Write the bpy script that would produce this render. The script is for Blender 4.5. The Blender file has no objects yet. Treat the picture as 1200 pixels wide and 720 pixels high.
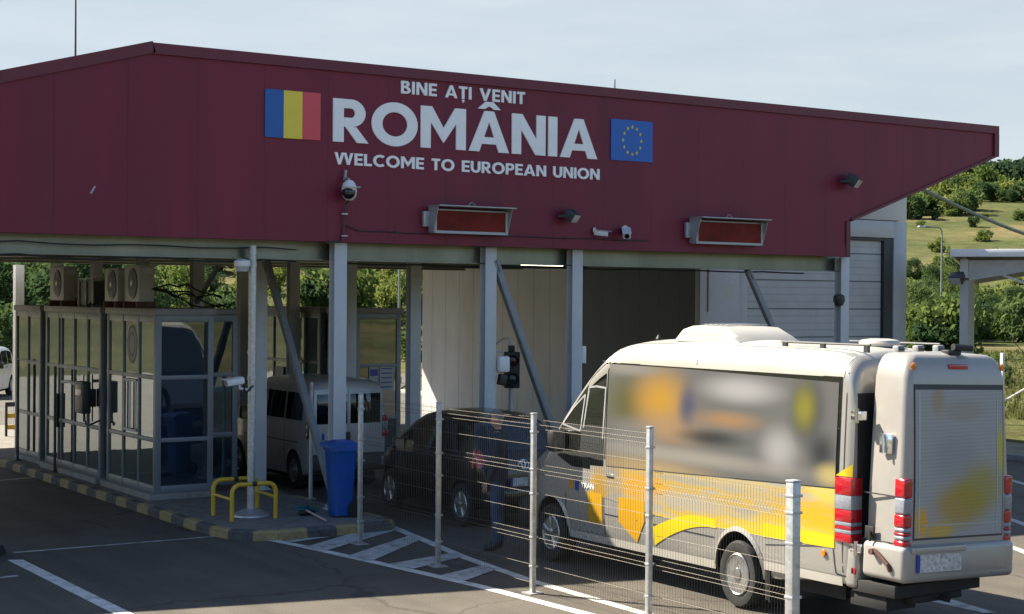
import bpy, bmesh, math, random
from mathutils import Vector, Matrix, noise
random.seed(7)
R = math.radians
scene = bpy.context.scene
COL = scene.collection

# ------------------------------------------------------------------ camera
f_px, yaw, pitch, roll = 1841.77, 0.586316, -0.00561, 0.00746
F = Vector((math.sin(yaw) * math.cos(pitch), math.cos(yaw) * math.cos(pitch), math.sin(pitch)))
Rt = Vector((math.cos(yaw), -math.sin(yaw), 0))
Up = Rt.cross(F)
rx = Rt * math.cos(roll) + Up * math.sin(roll)
ry = -Rt * math.sin(roll) + Up * math.cos(roll)
cam_d = bpy.data.cameras.new('camera')
cam = bpy.data.objects.new('camera', cam_d)
COL.objects.link(cam)
m = Matrix((rx, ry, -F)).transposed().to_4x4()
m.translation = (0, 0, 3.25)
cam.matrix_world = m
cam_d.sensor_width = 36
cam_d.lens = f_px / 1200 * 36
cam_d.clip_end = 5000
scene.camera = cam

# ------------------------------------------------------------------ sun and sky
KX, KY = 0.55, 0.925                      # shadow offset per metre of height
sun_d = bpy.data.lights.new('sun', 'SUN')
sun_d.energy = 5.0
sun_d.angle = R(0.5)
sun_d.color = (1.0, 0.90, 0.74)
sun = bpy.data.objects.new('sun', sun_d)
COL.objects.link(sun)
to_sun = Vector((-KX, KY, 1)).normalized()
sun.rotation_euler = to_sun.to_track_quat('Z', 'Y').to_euler()
world = bpy.data.worlds.new('World')
scene.world = world
world.use_nodes = True
wn = world.node_tree
wn.nodes.clear()
w_out = wn.nodes.new('ShaderNodeOutputWorld')
w_bg = wn.nodes.new('ShaderNodeBackground')
w_bg.inputs[1].default_value = 0.062
w_sky = wn.nodes.new('ShaderNodeTexSky')
w_sky.sky_type = 'NISHITA'
w_sky.sun_disc = False
w_sky.sun_elevation = math.asin(to_sun.z)
w_sky.sun_rotation = math.atan2(to_sun.x, to_sun.y)
w_sky.dust_density = 0.6
w_sky.air_density = 1.0
w_sky.ozone_density = 3.0
# thin veil of high cloud with a few darker wisps
tc = wn.nodes.new('ShaderNodeTexCoord')
mp = wn.nodes.new('ShaderNodeMapping')
mp.inputs['Scale'].default_value = (1.6, 1.6, 9.0)
nz = wn.nodes.new('ShaderNodeTexNoise')
nz.inputs['Scale'].default_value = 3.2
nz.inputs['Detail'].default_value = 7
nz.inputs['Roughness'].default_value = 0.6
rp = wn.nodes.new('ShaderNodeValToRGB')
rp.color_ramp.elements[0].position = 0.30
rp.color_ramp.elements[0].color = (2.85, 3.28, 3.62, 1)
rp.color_ramp.elements[1].position = 0.70
rp.color_ramp.elements[1].color = (3.45, 3.80, 4.02, 1)
mx = wn.nodes.new('ShaderNodeMixRGB')
sxyz = wn.nodes.new('ShaderNodeSeparateXYZ')
elev = wn.nodes.new('ShaderNodeMapRange')       # the veil thins out towards the zenith
elev.interpolation_type = 'SMOOTHSTEP'
elev.inputs['From Min'].default_value = 0.18
elev.inputs['From Max'].default_value = 0.85
elev.inputs['To Min'].default_value = 0.92
elev.inputs['To Max'].default_value = 0.12
wn.links.new(tc.outputs['Generated'], sxyz.inputs[0])
wn.links.new(sxyz.outputs['Z'], elev.inputs['Value'])
# the cloud lies towards the sun; the sky behind the camera is clear and blue
dotn = wn.nodes.new('ShaderNodeVectorMath'); dotn.operation = 'DOT_PRODUCT'
dotn.inputs[1].default_value = (0.45, 0.89, 0.0)
azi = wn.nodes.new('ShaderNodeMapRange'); azi.interpolation_type = 'SMOOTHSTEP'
azi.inputs['From Min'].default_value = 0.0
azi.inputs['From Max'].default_value = 0.7
azi.inputs['To Min'].default_value = 0.0
azi.inputs['To Max'].default_value = 1.0
mulv = wn.nodes.new('ShaderNodeMath'); mulv.operation = 'MULTIPLY'
wn.links.new(tc.outputs['Generated'], dotn.inputs[0])
wn.links.new(dotn.outputs['Value'], azi.inputs['Value'])
wn.links.new(elev.outputs[0], mulv.inputs[0])
wn.links.new(azi.outputs[0], mulv.inputs[1])
wn.links.new(mulv.outputs[0], mx.inputs[0])
wn.links.new(tc.outputs['Generated'], mp.inputs['Vector'])
wn.links.new(mp.outputs[0], nz.inputs['Vector'])
wn.links.new(nz.outputs['Fac'], rp.inputs[0])
wn.links.new(w_sky.outputs[0], mx.inputs[1])
wn.links.new(rp.outputs[0], mx.inputs[2])
wn.links.new(mx.outputs[0], w_bg.inputs[0])
wn.links.new(w_bg.outputs[0], w_out.inputs[0])

vs = scene.view_settings
vs.view_transform = 'Standard'
vs.look = 'None'
vs.exposure = 1.72
vs.gamma = 1.0
vs.use_curve_mapping = False
scene.render.engine = 'CYCLES'
scene.cycles.max_bounces = 6
scene.cycles.transparent_max_bounces = 12
scene.cycles.use_denoising = True

# ------------------------------------------------------------------ helpers
def empty(name, loc=(0, 0, 0), rz=0, label=None, cat=None, group=None, kind=None, scale=None):
    o = bpy.data.objects.new(name, None)
    COL.objects.link(o)
    o.location = loc
    o.rotation_euler = (0, 0, rz)
    if scale:
        o.scale = scale
    tag(o, label, cat, group, kind)
    return o

def tag(o, label=None, cat=None, group=None, kind=None):
    if label: o['label'] = label
    if cat: o['category'] = cat
    if group: o['group'] = group
    if kind: o['kind'] = kind
    return o

class MB:
    """collects shapes, links them as one mesh object"""
    def __init__(s):
        s.bm = bmesh.new()
        s.mi = 0
    def face(s, vs):
        f = s.bm.faces.new(vs)
        f.material_index = s.mi
        return f
    def poly(s, pts):
        return s.face([s.bm.verts.new(p) for p in pts])
    def box(s, x0, x1, y0, y1, z0, z1, bevel=0, M=None, seg=2):
        b = bmesh.new()
        bmesh.ops.create_cube(b, size=1)
        for v in b.verts:
            v.co = Vector(((x0 + x1) / 2 + v.co.x * (x1 - x0), (y0 + y1) / 2 + v.co.y * (y1 - y0), (z0 + z1) / 2 + v.co.z * (z1 - z0)))
        if bevel:
            bmesh.ops.bevel(b, geom=b.edges[:], offset=bevel, segments=seg, affect='EDGES', profile=0.5, clamp_overlap=True)
        s.add(b, M)
        return s
    def add(s, b, M=None):
        mp_ = {}
        for v in b.verts:
            mp_[v] = s.bm.verts.new((M @ v.co) if M else v.co)
        for f in b.faces:
            try:
                s.face([mp_[v] for v in f.verts])
            except ValueError:
                pass
        b.free()
    def tube(s, pts, r, n=8, cap=True, r2=None):
        pts = [Vector(p) for p in pts]
        rings = []
        prev = None
        for i, p in enumerate(pts):
            a = pts[max(i - 1, 0)]
            c = pts[min(i + 1, len(pts) - 1)]
            t = (c - a).normalized()
            if prev is None:
                u = t.cross(Vector((0, 0, 1)))
                if u.length < 1e-3: u = t.cross(Vector((1, 0, 0)))
            else:
                u = prev - t * prev.dot(t)
            u.normalize()
            prev = u
            w = t.cross(u)
            rr = r if r2 is None else r + (r2 - r) * i / (len(pts) - 1)
            rings.append([s.bm.verts.new(p + (u * math.cos(2 * math.pi * k / n) + w * math.sin(2 * math.pi * k / n)) * rr) for k in range(n)])
        for A, B in zip(rings, rings[1:]):
            for k in range(n):
                s.face([A[k], A[(k + 1) % n], B[(k + 1) % n], B[k]])
        if cap:
            s.face(rings[0][::-1])
            s.face(rings[-1])
        return s
    def prism(s, pts2, axis, a, b):
        """polygon pts2 in the plane across axis, extruded from a to b"""
        def P(p, t):
            return {'x': (t, p[0], p[1]), 'y': (p[0], t, p[1]), 'z': (p[0], p[1], t)}[axis]
        A = [s.bm.verts.new(P(p, a)) for p in pts2]
        B = [s.bm.verts.new(P(p, b)) for p in pts2]
        s.face(A)
        s.face(B[::-1])
        n = len(pts2)
        for k in range(n):
            s.face([A[k], B[k], B[(k + 1) % n], A[(k + 1) % n]])
        return s
    def lathe(s, prof, c=(0, 0, 0), axis='z', n=24, sy=1.0, closed=False):
        """prof: (radius, height) pairs"""
        c = Vector(c)
        rings = []
        for r, h in prof:
            ring = []
            for k in range(n):
                a = 2 * math.pi * k / n
                if axis == 'z': p = Vector((r * math.cos(a), r * math.sin(a), h))
                elif axis == 'x': p = Vector((h, r * math.cos(a) * sy, r * math.sin(a)))
                else: p = Vector((r * math.cos(a), h, r * math.sin(a)))
                ring.append(s.bm.verts.new(c + p))
            rings.append(ring)
        for A, B in zip(rings, rings[1:] + ([rings[0]] if closed else [])):
            for k in range(n):
                s.face([A[k], A[(k + 1) % n], B[(k + 1) % n], B[k]])
        if not closed:
            s.face(rings[0][::-1])
            s.face(rings[-1])
        return s
    def split(s, name, mats, parent=None, smooth=35):
        """build every loose piece as a part of its own"""
        seen = set(); first = None
        for v0 in list(s.bm.verts):
            if v0 in seen: continue
            st_ = [v0]; isl_ = []
            seen.add(v0)
            while st_:
                v = st_.pop(); isl_.append(v)
                for e in v.link_edges:
                    w = e.other_vert(v)
                    if w not in seen: seen.add(w); st_.append(w)
            mb = MB(); mp_ = {v: mb.bm.verts.new(v.co) for v in isl_}
            for f in {f for v in isl_ for f in v.link_faces}:
                g = mb.bm.faces.new([mp_[v] for v in f.verts]); g.material_index = f.material_index
            o = mb.build(name, mats, parent, smooth)
            first = first or o
        s.bm.free()
        return first
    def build(s, name, mats, parent=None, smooth=35, off=None, recalc=True):
        if off is not None:
            bmesh.ops.translate(s.bm, verts=s.bm.verts[:], vec=-Vector(off))
        if recalc:
            bmesh.ops.recalc_face_normals(s.bm, faces=s.bm.faces[:])
        me = bpy.data.meshes.new(name)
        s.bm.to_mesh(me)
        s.bm.free()
        if not isinstance(mats, (list, tuple)): mats = [mats]
        for m_ in mats: me.materials.append(m_)
        if smooth:
            me.shade_smooth()
            me.set_sharp_from_angle(angle=R(smooth))
        o = bpy.data.objects.new(name, me)
        COL.objects.link(o)
        if parent: o.parent = parent
        return o

def kids(o):
    return [c for c in bpy.data.objects if c.parent == o]

def copy_tree(o, parent=None, loc=None, rz=None, scale=None, label=None, group=None):
    c = o.copy()
    COL.objects.link(c)
    c.parent = parent
    if loc is not None: c.location = loc
    if rz is not None: c.rotation_euler = (0, 0, rz)
    if scale is not None: c.scale = scale
    if label: c['label'] = label
    if group: c['group'] = group
    for ch in kids(o):
        copy_tree(ch, c)
    return c

def Rz(a): return Matrix.Rotation(a, 4, 'Z')
def Ry(a): return Matrix.Rotation(a, 4, 'Y')
def Rx(a): return Matrix.Rotation(a, 4, 'X')
def T(*v): return Matrix.Translation(v)

# ------------------------------------------------------------------ materials
def mat(name, col, rough=0.6, metal=0.0, var=0.15, scale=4.0, bump=0.0, bscale=None, spec=0.5, coat=0.0, dirt=None, dirt_amt=0.0, emit=None, stretch=None):
    m_ = bpy.data.materials.new(name)
    m_.use_nodes = True
    nt = m_.node_tree
    b = nt.nodes['Principled BSDF']
    b.inputs['Roughness'].default_value = rough
    b.inputs['Metallic'].default_value = metal
    b.inputs['Specular IOR Level'].default_value = spec
    b.inputs['Coat Weight'].default_value = coat
    t = nt.nodes.new('ShaderNodeTexCoord')
    src = t.outputs['Object']
    if stretch:
        mm = nt.nodes.new('ShaderNodeMapping')
        mm.inputs['Scale'].default_value = stretch
        nt.links.new(src, mm.inputs[0])
        src = mm.outputs[0]
    n = nt.nodes.new('ShaderNodeTexNoise')
    n.inputs['Scale'].default_value = scale
    n.inputs['Detail'].default_value = 6
    n.inputs['Roughness'].default_value = 0.62
    nt.links.new(src, n.inputs['Vector'])
    r = nt.nodes.new('ShaderNodeValToRGB')
    r.color_ramp.elements[0].position = 0.3
    r.color_ramp.elements[1].position = 0.7
    r.color_ramp.elements[0].color = (*[c * (1 - var) for c in col], 1)
    r.color_ramp.elements[1].color = (*[min(1, c * (1 + var)) for c in col], 1)
    nt.links.new(n.outputs['Fac'], r.inputs[0])
    out = r.outputs[0]
    if dirt:
        n2 = nt.nodes.new('ShaderNodeTexNoise')
        n2.inputs['Scale'].default_value = scale * 0.45
        n2.inputs['Detail'].default_value = 9
        n2.inputs['Roughness'].default_value = 0.7
        nt.links.new(src, n2.inputs['Vector'])
        r2 = nt.nodes.new('ShaderNodeMapRange')
        r2.inputs['From Min'].default_value = 0.5
        r2.inputs['From Max'].default_value = 0.75
        r2.inputs['To Max'].default_value = dirt_amt
        nt.links.new(n2.outputs['Fac'], r2.inputs['Value'])
        x = nt.nodes.new('ShaderNodeMixRGB')
        nt.links.new(r2.outputs[0], x.inputs[0])
        nt.links.new(out, x.inputs[1])
        x.inputs[2].default_value = (*dirt, 1)
        out = x.outputs[0]
    nt.links.new(out, b.inputs['Base Color'])
    if bump:
        n3 = nt.nodes.new('ShaderNodeTexNoise')
        n3.inputs['Scale'].default_value = bscale or scale * 6
        n3.inputs['Detail'].default_value = 4
        nt.links.new(src, n3.inputs['Vector'])
        bp = nt.nodes.new('ShaderNodeBump')
        bp.inputs['Strength'].default_value = bump
        bp.inputs['Distance'].default_value = 0.02
        nt.links.new(n3.outputs['Fac'], bp.inputs['Height'])
        nt.links.new(bp.outputs[0], b.inputs['Normal'])
    if emit:
        b.inputs['Emission Color'].default_value = (*emit[0], 1)
        b.inputs['Emission Strength'].default_value = emit[1]
    return m_

def add_seams(m_, axis, step, width=0.02, dark=0.55, offset=0.0, soft=0.5):
    """thin joints between cladding panels along one object axis"""
    nt = m_.node_tree
    b = nt.nodes['Principled BSDF']
    src = b.inputs['Base Color'].links[0].from_socket
    t = nt.nodes.new('ShaderNodeTexCoord')
    sx = nt.nodes.new('ShaderNodeSeparateXYZ')
    nt.links.new(t.outputs['Object'], sx.inputs[0])
    a = nt.nodes.new('ShaderNodeMath'); a.operation = 'ADD'; a.inputs[1].default_value = offset + 1000 * step
    nt.links.new(sx.outputs[axis], a.inputs[0])
    md = nt.nodes.new('ShaderNodeMath'); md.operation = 'MODULO'; md.inputs[1].default_value = step
    nt.links.new(a.outputs[0], md.inputs[0])
    lt = nt.nodes.new('ShaderNodeMath'); lt.operation = 'LESS_THAN'; lt.inputs[1].default_value = width
    nt.links.new(md.outputs[0], lt.inputs[0])
    x = nt.nodes.new('ShaderNodeMixRGB'); x.blend_type = 'MULTIPLY'
    nt.links.new(lt.outputs[0], x.inputs[0])
    nt.links.new(src, x.inputs[1])
    x.inputs[2].default_value = (dark, dark, dark, 1)
    nt.links.new(x.outputs[0], b.inputs['Base Color'])
    return m_

def glass(name, tint=(0.25, 0.32, 0.33), refl=0.35, trans=0.5, rough=0.02, body=(0.02, 0.03, 0.035)):
    """window pane: clear part, mirror part, faint dusty body"""
    m_ = bpy.data.materials.new(name)
    m_.use_nodes = True
    nt = m_.node_tree
    nt.nodes.clear()
    o = nt.nodes.new('ShaderNodeOutputMaterial')
    tr = nt.nodes.new('ShaderNodeBsdfTransparent'); tr.inputs[0].default_value = (*tint, 1)
    gl = nt.nodes.new('ShaderNodeBsdfGlossy'); gl.inputs['Roughness'].default_value = rough
    gl.inputs['Color'].default_value = (0.85, 0.9, 0.92, 1)
    df = nt.nodes.new('ShaderNodeBsdfDiffuse'); df.inputs[0].default_value = (*body, 1)
    m1 = nt.nodes.new('ShaderNodeMixShader'); m1.inputs[0].default_value = trans
    nt.links.new(df.outputs[0], m1.inputs[1]); nt.links.new(tr.outputs[0], m1.inputs[2])
    lw = nt.nodes.new('ShaderNodeLayerWeight'); lw.inputs['Blend'].default_value = 0.5
    mr = nt.nodes.new('ShaderNodeMapRange')
    mr.inputs['To Min'].default_value = refl * 0.35; mr.inputs['To Max'].default_value = min(1, refl * 1.9)
    nt.links.new(lw.outputs['Facing'], mr.inputs['Value'])
    m2 = nt.nodes.new('ShaderNodeMixShader')
    nt.links.new(mr.outputs[0], m2.inputs[0])
    nt.links.new(m1.outputs[0], m2.inputs[1]); nt.links.new(gl.outputs[0], m2.inputs[2])
    # slight waviness
    t = nt.nodes.new('ShaderNodeTexCoord'); n = nt.nodes.new('ShaderNodeTexNoise'); n.inputs['Scale'].default_value = 1.3
    bp = nt.nodes.new('ShaderNodeBump'); bp.inputs['Strength'].default_value = 0.12; bp.inputs['Distance'].default_value = 0.02
    nt.links.new(t.outputs['Object'], n.inputs['Vector']); nt.links.new(n.outputs['Fac'], bp.inputs['Height'])
    nt.links.new(bp.outputs[0], gl.inputs['Normal'])
    nt.links.new(m2.outputs[0], o.inputs[0])
    return m_

def road_wear(m_):
    """oil drips, tyre tracks along the lanes, fine cracks"""
    nt = m_.node_tree; b = nt.nodes['Principled BSDF']
    src = b.inputs['Base Color'].links[0].from_socket
    t = nt.nodes.new('ShaderNodeTexCoord')
    def mul(fac, col, s):
        x = nt.nodes.new('ShaderNodeMixRGB'); x.blend_type = 'MULTIPLY'
        nt.links.new(fac, x.inputs[0]); nt.links.new(s, x.inputs[1]); x.inputs[2].default_value = (*col, 1)
        return x.outputs[0]
    def rng(v, a, c, lo=0.0, hi=1.0):
        r = nt.nodes.new('ShaderNodeMapRange'); r.inputs['From Min'].default_value = a; r.inputs['From Max'].default_value = c
        r.inputs['To Min'].default_value = lo; r.inputs['To Max'].default_value = hi
        nt.links.new(v, r.inputs['Value']); return r.outputs[0]
    n = nt.nodes.new('ShaderNodeTexNoise'); n.inputs['Scale'].default_value = 1.7; n.inputs['Detail'].default_value = 8; n.inputs['Roughness'].default_value = 0.75
    nt.links.new(t.outputs['Object'], n.inputs['Vector'])
    src = mul(rng(n.outputs['Fac'], 0.60, 0.72), (0.62, 0.62, 0.64), src)
    mm = nt.nodes.new('ShaderNodeMapping'); mm.inputs['Scale'].default_value = (1.5, 0.06, 1)
    nt.links.new(t.outputs['Object'], mm.inputs[0])
    n2 = nt.nodes.new('ShaderNodeTexNoise'); n2.inputs['Scale'].default_value = 1.4; n2.inputs['Detail'].default_value = 5
    nt.links.new(mm.outputs[0], n2.inputs['Vector'])
    src = mul(rng(n2.outputs['Fac'], 0.45, 0.68, 0, 0.75), (0.68, 0.68, 0.70), src)
    v = nt.nodes.new('ShaderNodeTexVoronoi'); v.feature = 'DISTANCE_TO_EDGE'; v.inputs['Scale'].default_value = 0.22
    n3 = nt.nodes.new('ShaderNodeTexNoise'); n3.inputs['Scale'].default_value = 1.5; n3.inputs['Detail'].default_value = 6
    nt.links.new(t.outputs['Object'], n3.inputs['Vector'])
    va = nt.nodes.new('ShaderNodeVectorMath'); va.operation = 'MULTIPLY_ADD'; va.inputs[1].default_value = (0.9, 0.9, 0)
    nt.links.new(n3.outputs['Color'], va.inputs[0]); nt.links.new(t.outputs['Object'], va.inputs[2])
    nt.links.new(va.outputs[0], v.inputs['Vector'])
    src = mul(rng(v.outputs['Distance'], 0.0, 0.006, 0.8, 0), (0.4, 0.4, 0.4), src)
    nt.links.new(src, b.inputs['Base Color'])
M = {}
M['asphalt'] = mat('asphalt', (0.094, 0.083, 0.067), 0.75, var=0.20, scale=0.9, bump=0.7, bscale=70, dirt=(0.125, 0.112, 0.09), dirt_amt=0.6, spec=0.35)
road_wear(M['asphalt'])
M['paint_road'] = mat('road_paint', (0.58, 0.58, 0.54), 0.7, var=0.22, scale=8, dirt=(0.15, 0.14, 0.125), dirt_amt=0.95, bump=0.3, bscale=80)
M['paint_worn'] = mat('worn_paint', (0.42, 0.42, 0.40), 0.75, var=0.25, scale=9, dirt=(0.10, 0.098, 0.09), dirt_amt=1.0, bump=0.3, bscale=80)
M['paver'] = mat('paver', (0.17, 0.16, 0.145), 0.85, var=0.25, scale=6, bump=0.5, bscale=40, dirt=(0.07, 0.065, 0.06), dirt_amt=0.6)
M['concrete'] = mat('concrete', (0.26, 0.25, 0.235), 0.85, var=0.18, scale=7, bump=0.4, bscale=50, dirt=(0.12, 0.11, 0.10), dirt_amt=0.6)
M['kerb_yellow'] = mat('kerb_yellow', (0.30, 0.235, 0.105), 0.75, var=0.25, scale=14, dirt=(0.2, 0.18, 0.14), dirt_amt=0.8, bump=0.3)
M['kerb_black'] = mat('kerb_black', (0.075, 0.075, 0.078), 0.8, var=0.4, scale=14, dirt=(0.14, 0.13, 0.12), dirt_amt=0.6, bump=0.3)
M['maroon'] = add_seams(mat('maroon_panel', (0.172, 0.0155, 0.039), 0.45, var=0.10, scale=0.9, dirt=(0.125, 0.018, 0.038), dirt_amt=0.75, stretch=(1.6, 1, 0.16), spec=0.3), 0, 1.0, 0.016, 0.70, offset=0.27)
M['maroon_trim'] = mat('maroon_trim', (0.135, 0.0125, 0.031), 0.5, var=0.1, scale=2)
M['sheet'] = mat('sheet_steel', (0.18, 0.19, 0.165), 0.33, 0.7, var=0.2, scale=1.6, stretch=(1, 1, 0.3), dirt=(0.09, 0.085, 0.065), dirt_amt=0.5)
M['col_paint'] = mat('column_paint', (0.52, 0.53, 0.54), 0.5, 0.0, var=0.06, scale=3, dirt=(0.35, 0.34, 0.32), dirt_amt=0.35)
M['brace'] = mat('brace_paint', (0.23, 0.24, 0.25), 0.5, 0.1, var=0.1, scale=4)
M['galv'] = mat('galvanised', (0.46, 0.47, 0.47), 0.42, 0.6, var=0.22, scale=18, dirt=(0.3, 0.3, 0.29), dirt_amt=0.5)
M['white_sign'] = mat('sign_white', (0.90, 0.90, 0.90), 0.45, var=0.03)
M['flag_blue'] = mat('flag_blue', (0.004, 0.095, 0.38), 0.4, var=0.05)
M['flag_yellow'] = mat('flag_yellow', (0.78, 0.62, 0.05), 0.4, var=0.05)
M['flag_red'] = mat('flag_red', (0.66, 0.06, 0.085), 0.4, var=0.05)
M['eu_blue'] = mat('eu_blue', (0.006, 0.11, 0.48), 0.4, var=0.05)
M['grey_metal'] = mat('grey_metal', (0.40, 0.41, 0.42), 0.45, 0.4, var=0.1, scale=6)
M['dark_metal'] = mat('dark_metal', (0.045, 0.048, 0.052), 0.45, 0.3, var=0.2, scale=8)
M['black'] = mat('black_plastic', (0.014, 0.014, 0.015), 0.5, var=0.3, scale=10)
M['rubber'] = mat('tyre_rubber', (0.018, 0.018, 0.018), 0.8, var=0.35, scale=20, bump=0.3, bscale=120)
M['display'] = mat('led_display', (0.15, 0.016, 0.010), 0.45, var=0.35, scale=3, spec=0.12)
M['lens_glass'] = mat('lens_glass', (0.01, 0.012, 0.018), 0.06, var=0.1, spec=0.8)
M['flood_glass'] = mat('flood_glass', (0.62, 0.60, 0.52), 0.25, 0.2, var=0.15, scale=20)  # pale base colour stands in for the bright reflection on the glass
M['white_plastic'] = mat('white_plastic', (0.72, 0.72, 0.71), 0.4, var=0.06, dirt=(0.45, 0.44, 0.4), dirt_amt=0.4)
M['booth_frame'] = mat('booth_frame', (0.20, 0.215, 0.23), 0.42, 0.15, var=0.08, scale=3, dirt=(0.22, 0.21, 0.19), dirt_amt=0.3)
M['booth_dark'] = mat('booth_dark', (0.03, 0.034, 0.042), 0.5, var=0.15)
M['booth_fascia'] = mat('booth_fascia', (0.22, 0.215, 0.21), 0.55, var=0.1, scale=3, dirt=(0.12, 0.11, 0.1), dirt_amt=0.5)
M['booth_glass'] = glass('booth_glass', (0.30, 0.39, 0.41), 0.21, 0.42, 0.02, (0.072, 0.097, 0.103))
M['booth_glass_front'] = glass('booth_glass_front', (0.20, 0.26, 0.32), 0.30, 0.55, 0.02, (0.03, 0.05, 0.075))
M['paper_and_reflection'] = mat('paper_and_reflection', (0.42, 0.43, 0.43), 0.8, var=0.04)  # real notices and plates, and the painted reflections in the front booth pane
M['ac_white'] = mat('ac_casing', (0.34, 0.335, 0.31), 0.5, var=0.08, dirt=(0.3, 0.28, 0.24), dirt_amt=0.5)
M['rust'] = mat('rusty_steel', (0.10, 0.045, 0.032), 0.8, var=0.4, scale=12)
M['yellow_paint'] = mat('yellow_paint', (0.58, 0.37, 0.02), 0.42, var=0.08, scale=8, dirt=(0.3, 0.2, 0.04), dirt_amt=0.4)
M['bin_blue'] = mat('bin_blue', (0.004, 0.075, 0.33), 0.42, var=0.12, scale=5, dirt=(0.03, 0.09, 0.25), dirt_amt=0.4)
M['teal'] = mat('teal_plastic', (0.01, 0.16, 0.20), 0.5)
M['pink_wood'] = mat('pale_handle', (0.55, 0.40, 0.36), 0.6)
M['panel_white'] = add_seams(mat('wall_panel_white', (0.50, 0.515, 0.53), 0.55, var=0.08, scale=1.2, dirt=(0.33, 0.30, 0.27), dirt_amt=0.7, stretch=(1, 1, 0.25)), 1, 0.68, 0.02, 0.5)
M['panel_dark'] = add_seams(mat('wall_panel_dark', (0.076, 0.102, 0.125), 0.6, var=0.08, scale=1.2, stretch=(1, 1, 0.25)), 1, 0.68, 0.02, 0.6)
M['hall_grey'] = mat('hall_cladding', (0.40, 0.42, 0.43), 0.5, 0.1, var=0.06, scale=1.2, dirt=(0.3, 0.3, 0.29), dirt_amt=0.3)
M['door_panel'] = add_seams(add_seams(mat('door_panel', (0.44, 0.46, 0.47), 0.5, 0.1, var=0.10, scale=2, bump=0.1, bscale=60), 2, 0.62, 0.03, 0.34, offset=0.05), 2, 0.155, 0.03, 0.84, offset=0.05)
M['tube_lit'] = mat('lit_tube', (0.9, 0.9, 0.85), 0.4, emit=((1.0, 0.90, 0.66), 2.6))
M['tube_off'] = mat('tube_cover', (0.62, 0.61, 0.57), 0.35, var=0.06)
M['box_paint'] = mat('rear_box_paint', (0.33, 0.315, 0.29), 0.36, 0.2, var=0.06, scale=1.5, coat=0.3, dirt=(0.25, 0.232, 0.20), dirt_amt=0.5)
M['van_body'] = mat('minibus_paint', (0.38, 0.365, 0.335), 0.36, 0.45, var=0.05, scale=1.5, coat=0.5, dirt=(0.25, 0.23, 0.195), dirt_amt=0.5)
M['van_white'] = mat('minibus_roof_white', (0.42, 0.40, 0.355), 0.40, var=0.06, scale=2, coat=0.2, dirt=(0.36, 0.32, 0.26), dirt_amt=0.5)
M['car_black'] = mat('car_black_paint', (0.007, 0.0075, 0.009), 0.24, 0.1, var=0.2, scale=2, coat=0.35)
M['van_grey'] = mat('delivery_van_paint', (0.46, 0.46, 0.45), 0.36, 0.15, var=0.06, scale=2, coat=0.3, dirt=(0.3, 0.28, 0.25), dirt_amt=0.4)
M['car_silver'] = mat('car_silver_paint', (0.62, 0.63, 0.64), 0.3, 0.3, var=0.05, coat=0.5)
M['auto_glass'] = glass('auto_glass', (0.10, 0.12, 0.12), 0.13, 0.45, 0.02, (0.008, 0.01, 0.012))
M['tail_red'] = mat('lens_red', (0.36, 0.008, 0.016), 0.15, var=0.15, scale=30, coat=0.6)
M['tail_white'] = mat('lens_clear', (0.22, 0.235, 0.27), 0.15, var=0.15, scale=30, coat=0.6)
M['amber'] = mat('lens_amber', (0.65, 0.18, 0.01), 0.2, coat=0.5)
M['rim'] = mat('rim_alloy', (0.42, 0.42, 0.41), 0.3, 0.85, var=0.25, scale=10, dirt=(0.12, 0.1, 0.08), dirt_amt=0.6)
M['chrome'] = mat('chrome', (0.7, 0.7, 0.7), 0.15, 0.95, var=0.1)
M['plate_blue'] = mat('plate_blue', (0.01, 0.03, 0.3), 0.4)
M['deep'] = mat('underside_black', (0.012, 0.012, 0.013), 0.8, var=0.3)
M['skin'] = mat('skin', (0.42, 0.25, 0.18), 0.6, var=0.08, scale=12)
M['hair'] = mat('grey_hair', (0.16, 0.145, 0.135), 0.8, var=0.3, scale=30, bump=0.4)
M['jacket'] = mat('dark_jacket', (0.018, 0.024, 0.036), 0.8, var=0.3, scale=12, bump=0.4, bscale=20)
M['jeans'] = mat('blue_jeans', (0.035, 0.065, 0.125), 0.85, var=0.3, scale=14, bump=0.3, bscale=40)
M['shoe'] = mat('dark_shoe', (0.014, 0.014, 0.018), 0.6)
M['wire'] = mat('fence_wire', (0.13, 0.115, 0.09), 0.55, 0.3, var=0.2, scale=10)
M['lamp_green'] = mat('lamp_pole_paint', (0.22, 0.24, 0.21), 0.5, 0.3, var=0.12)
M['bark'] = mat('bark', (0.09, 0.07, 0.05), 0.9, var=0.35, scale=6, bump=0.6)

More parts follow.
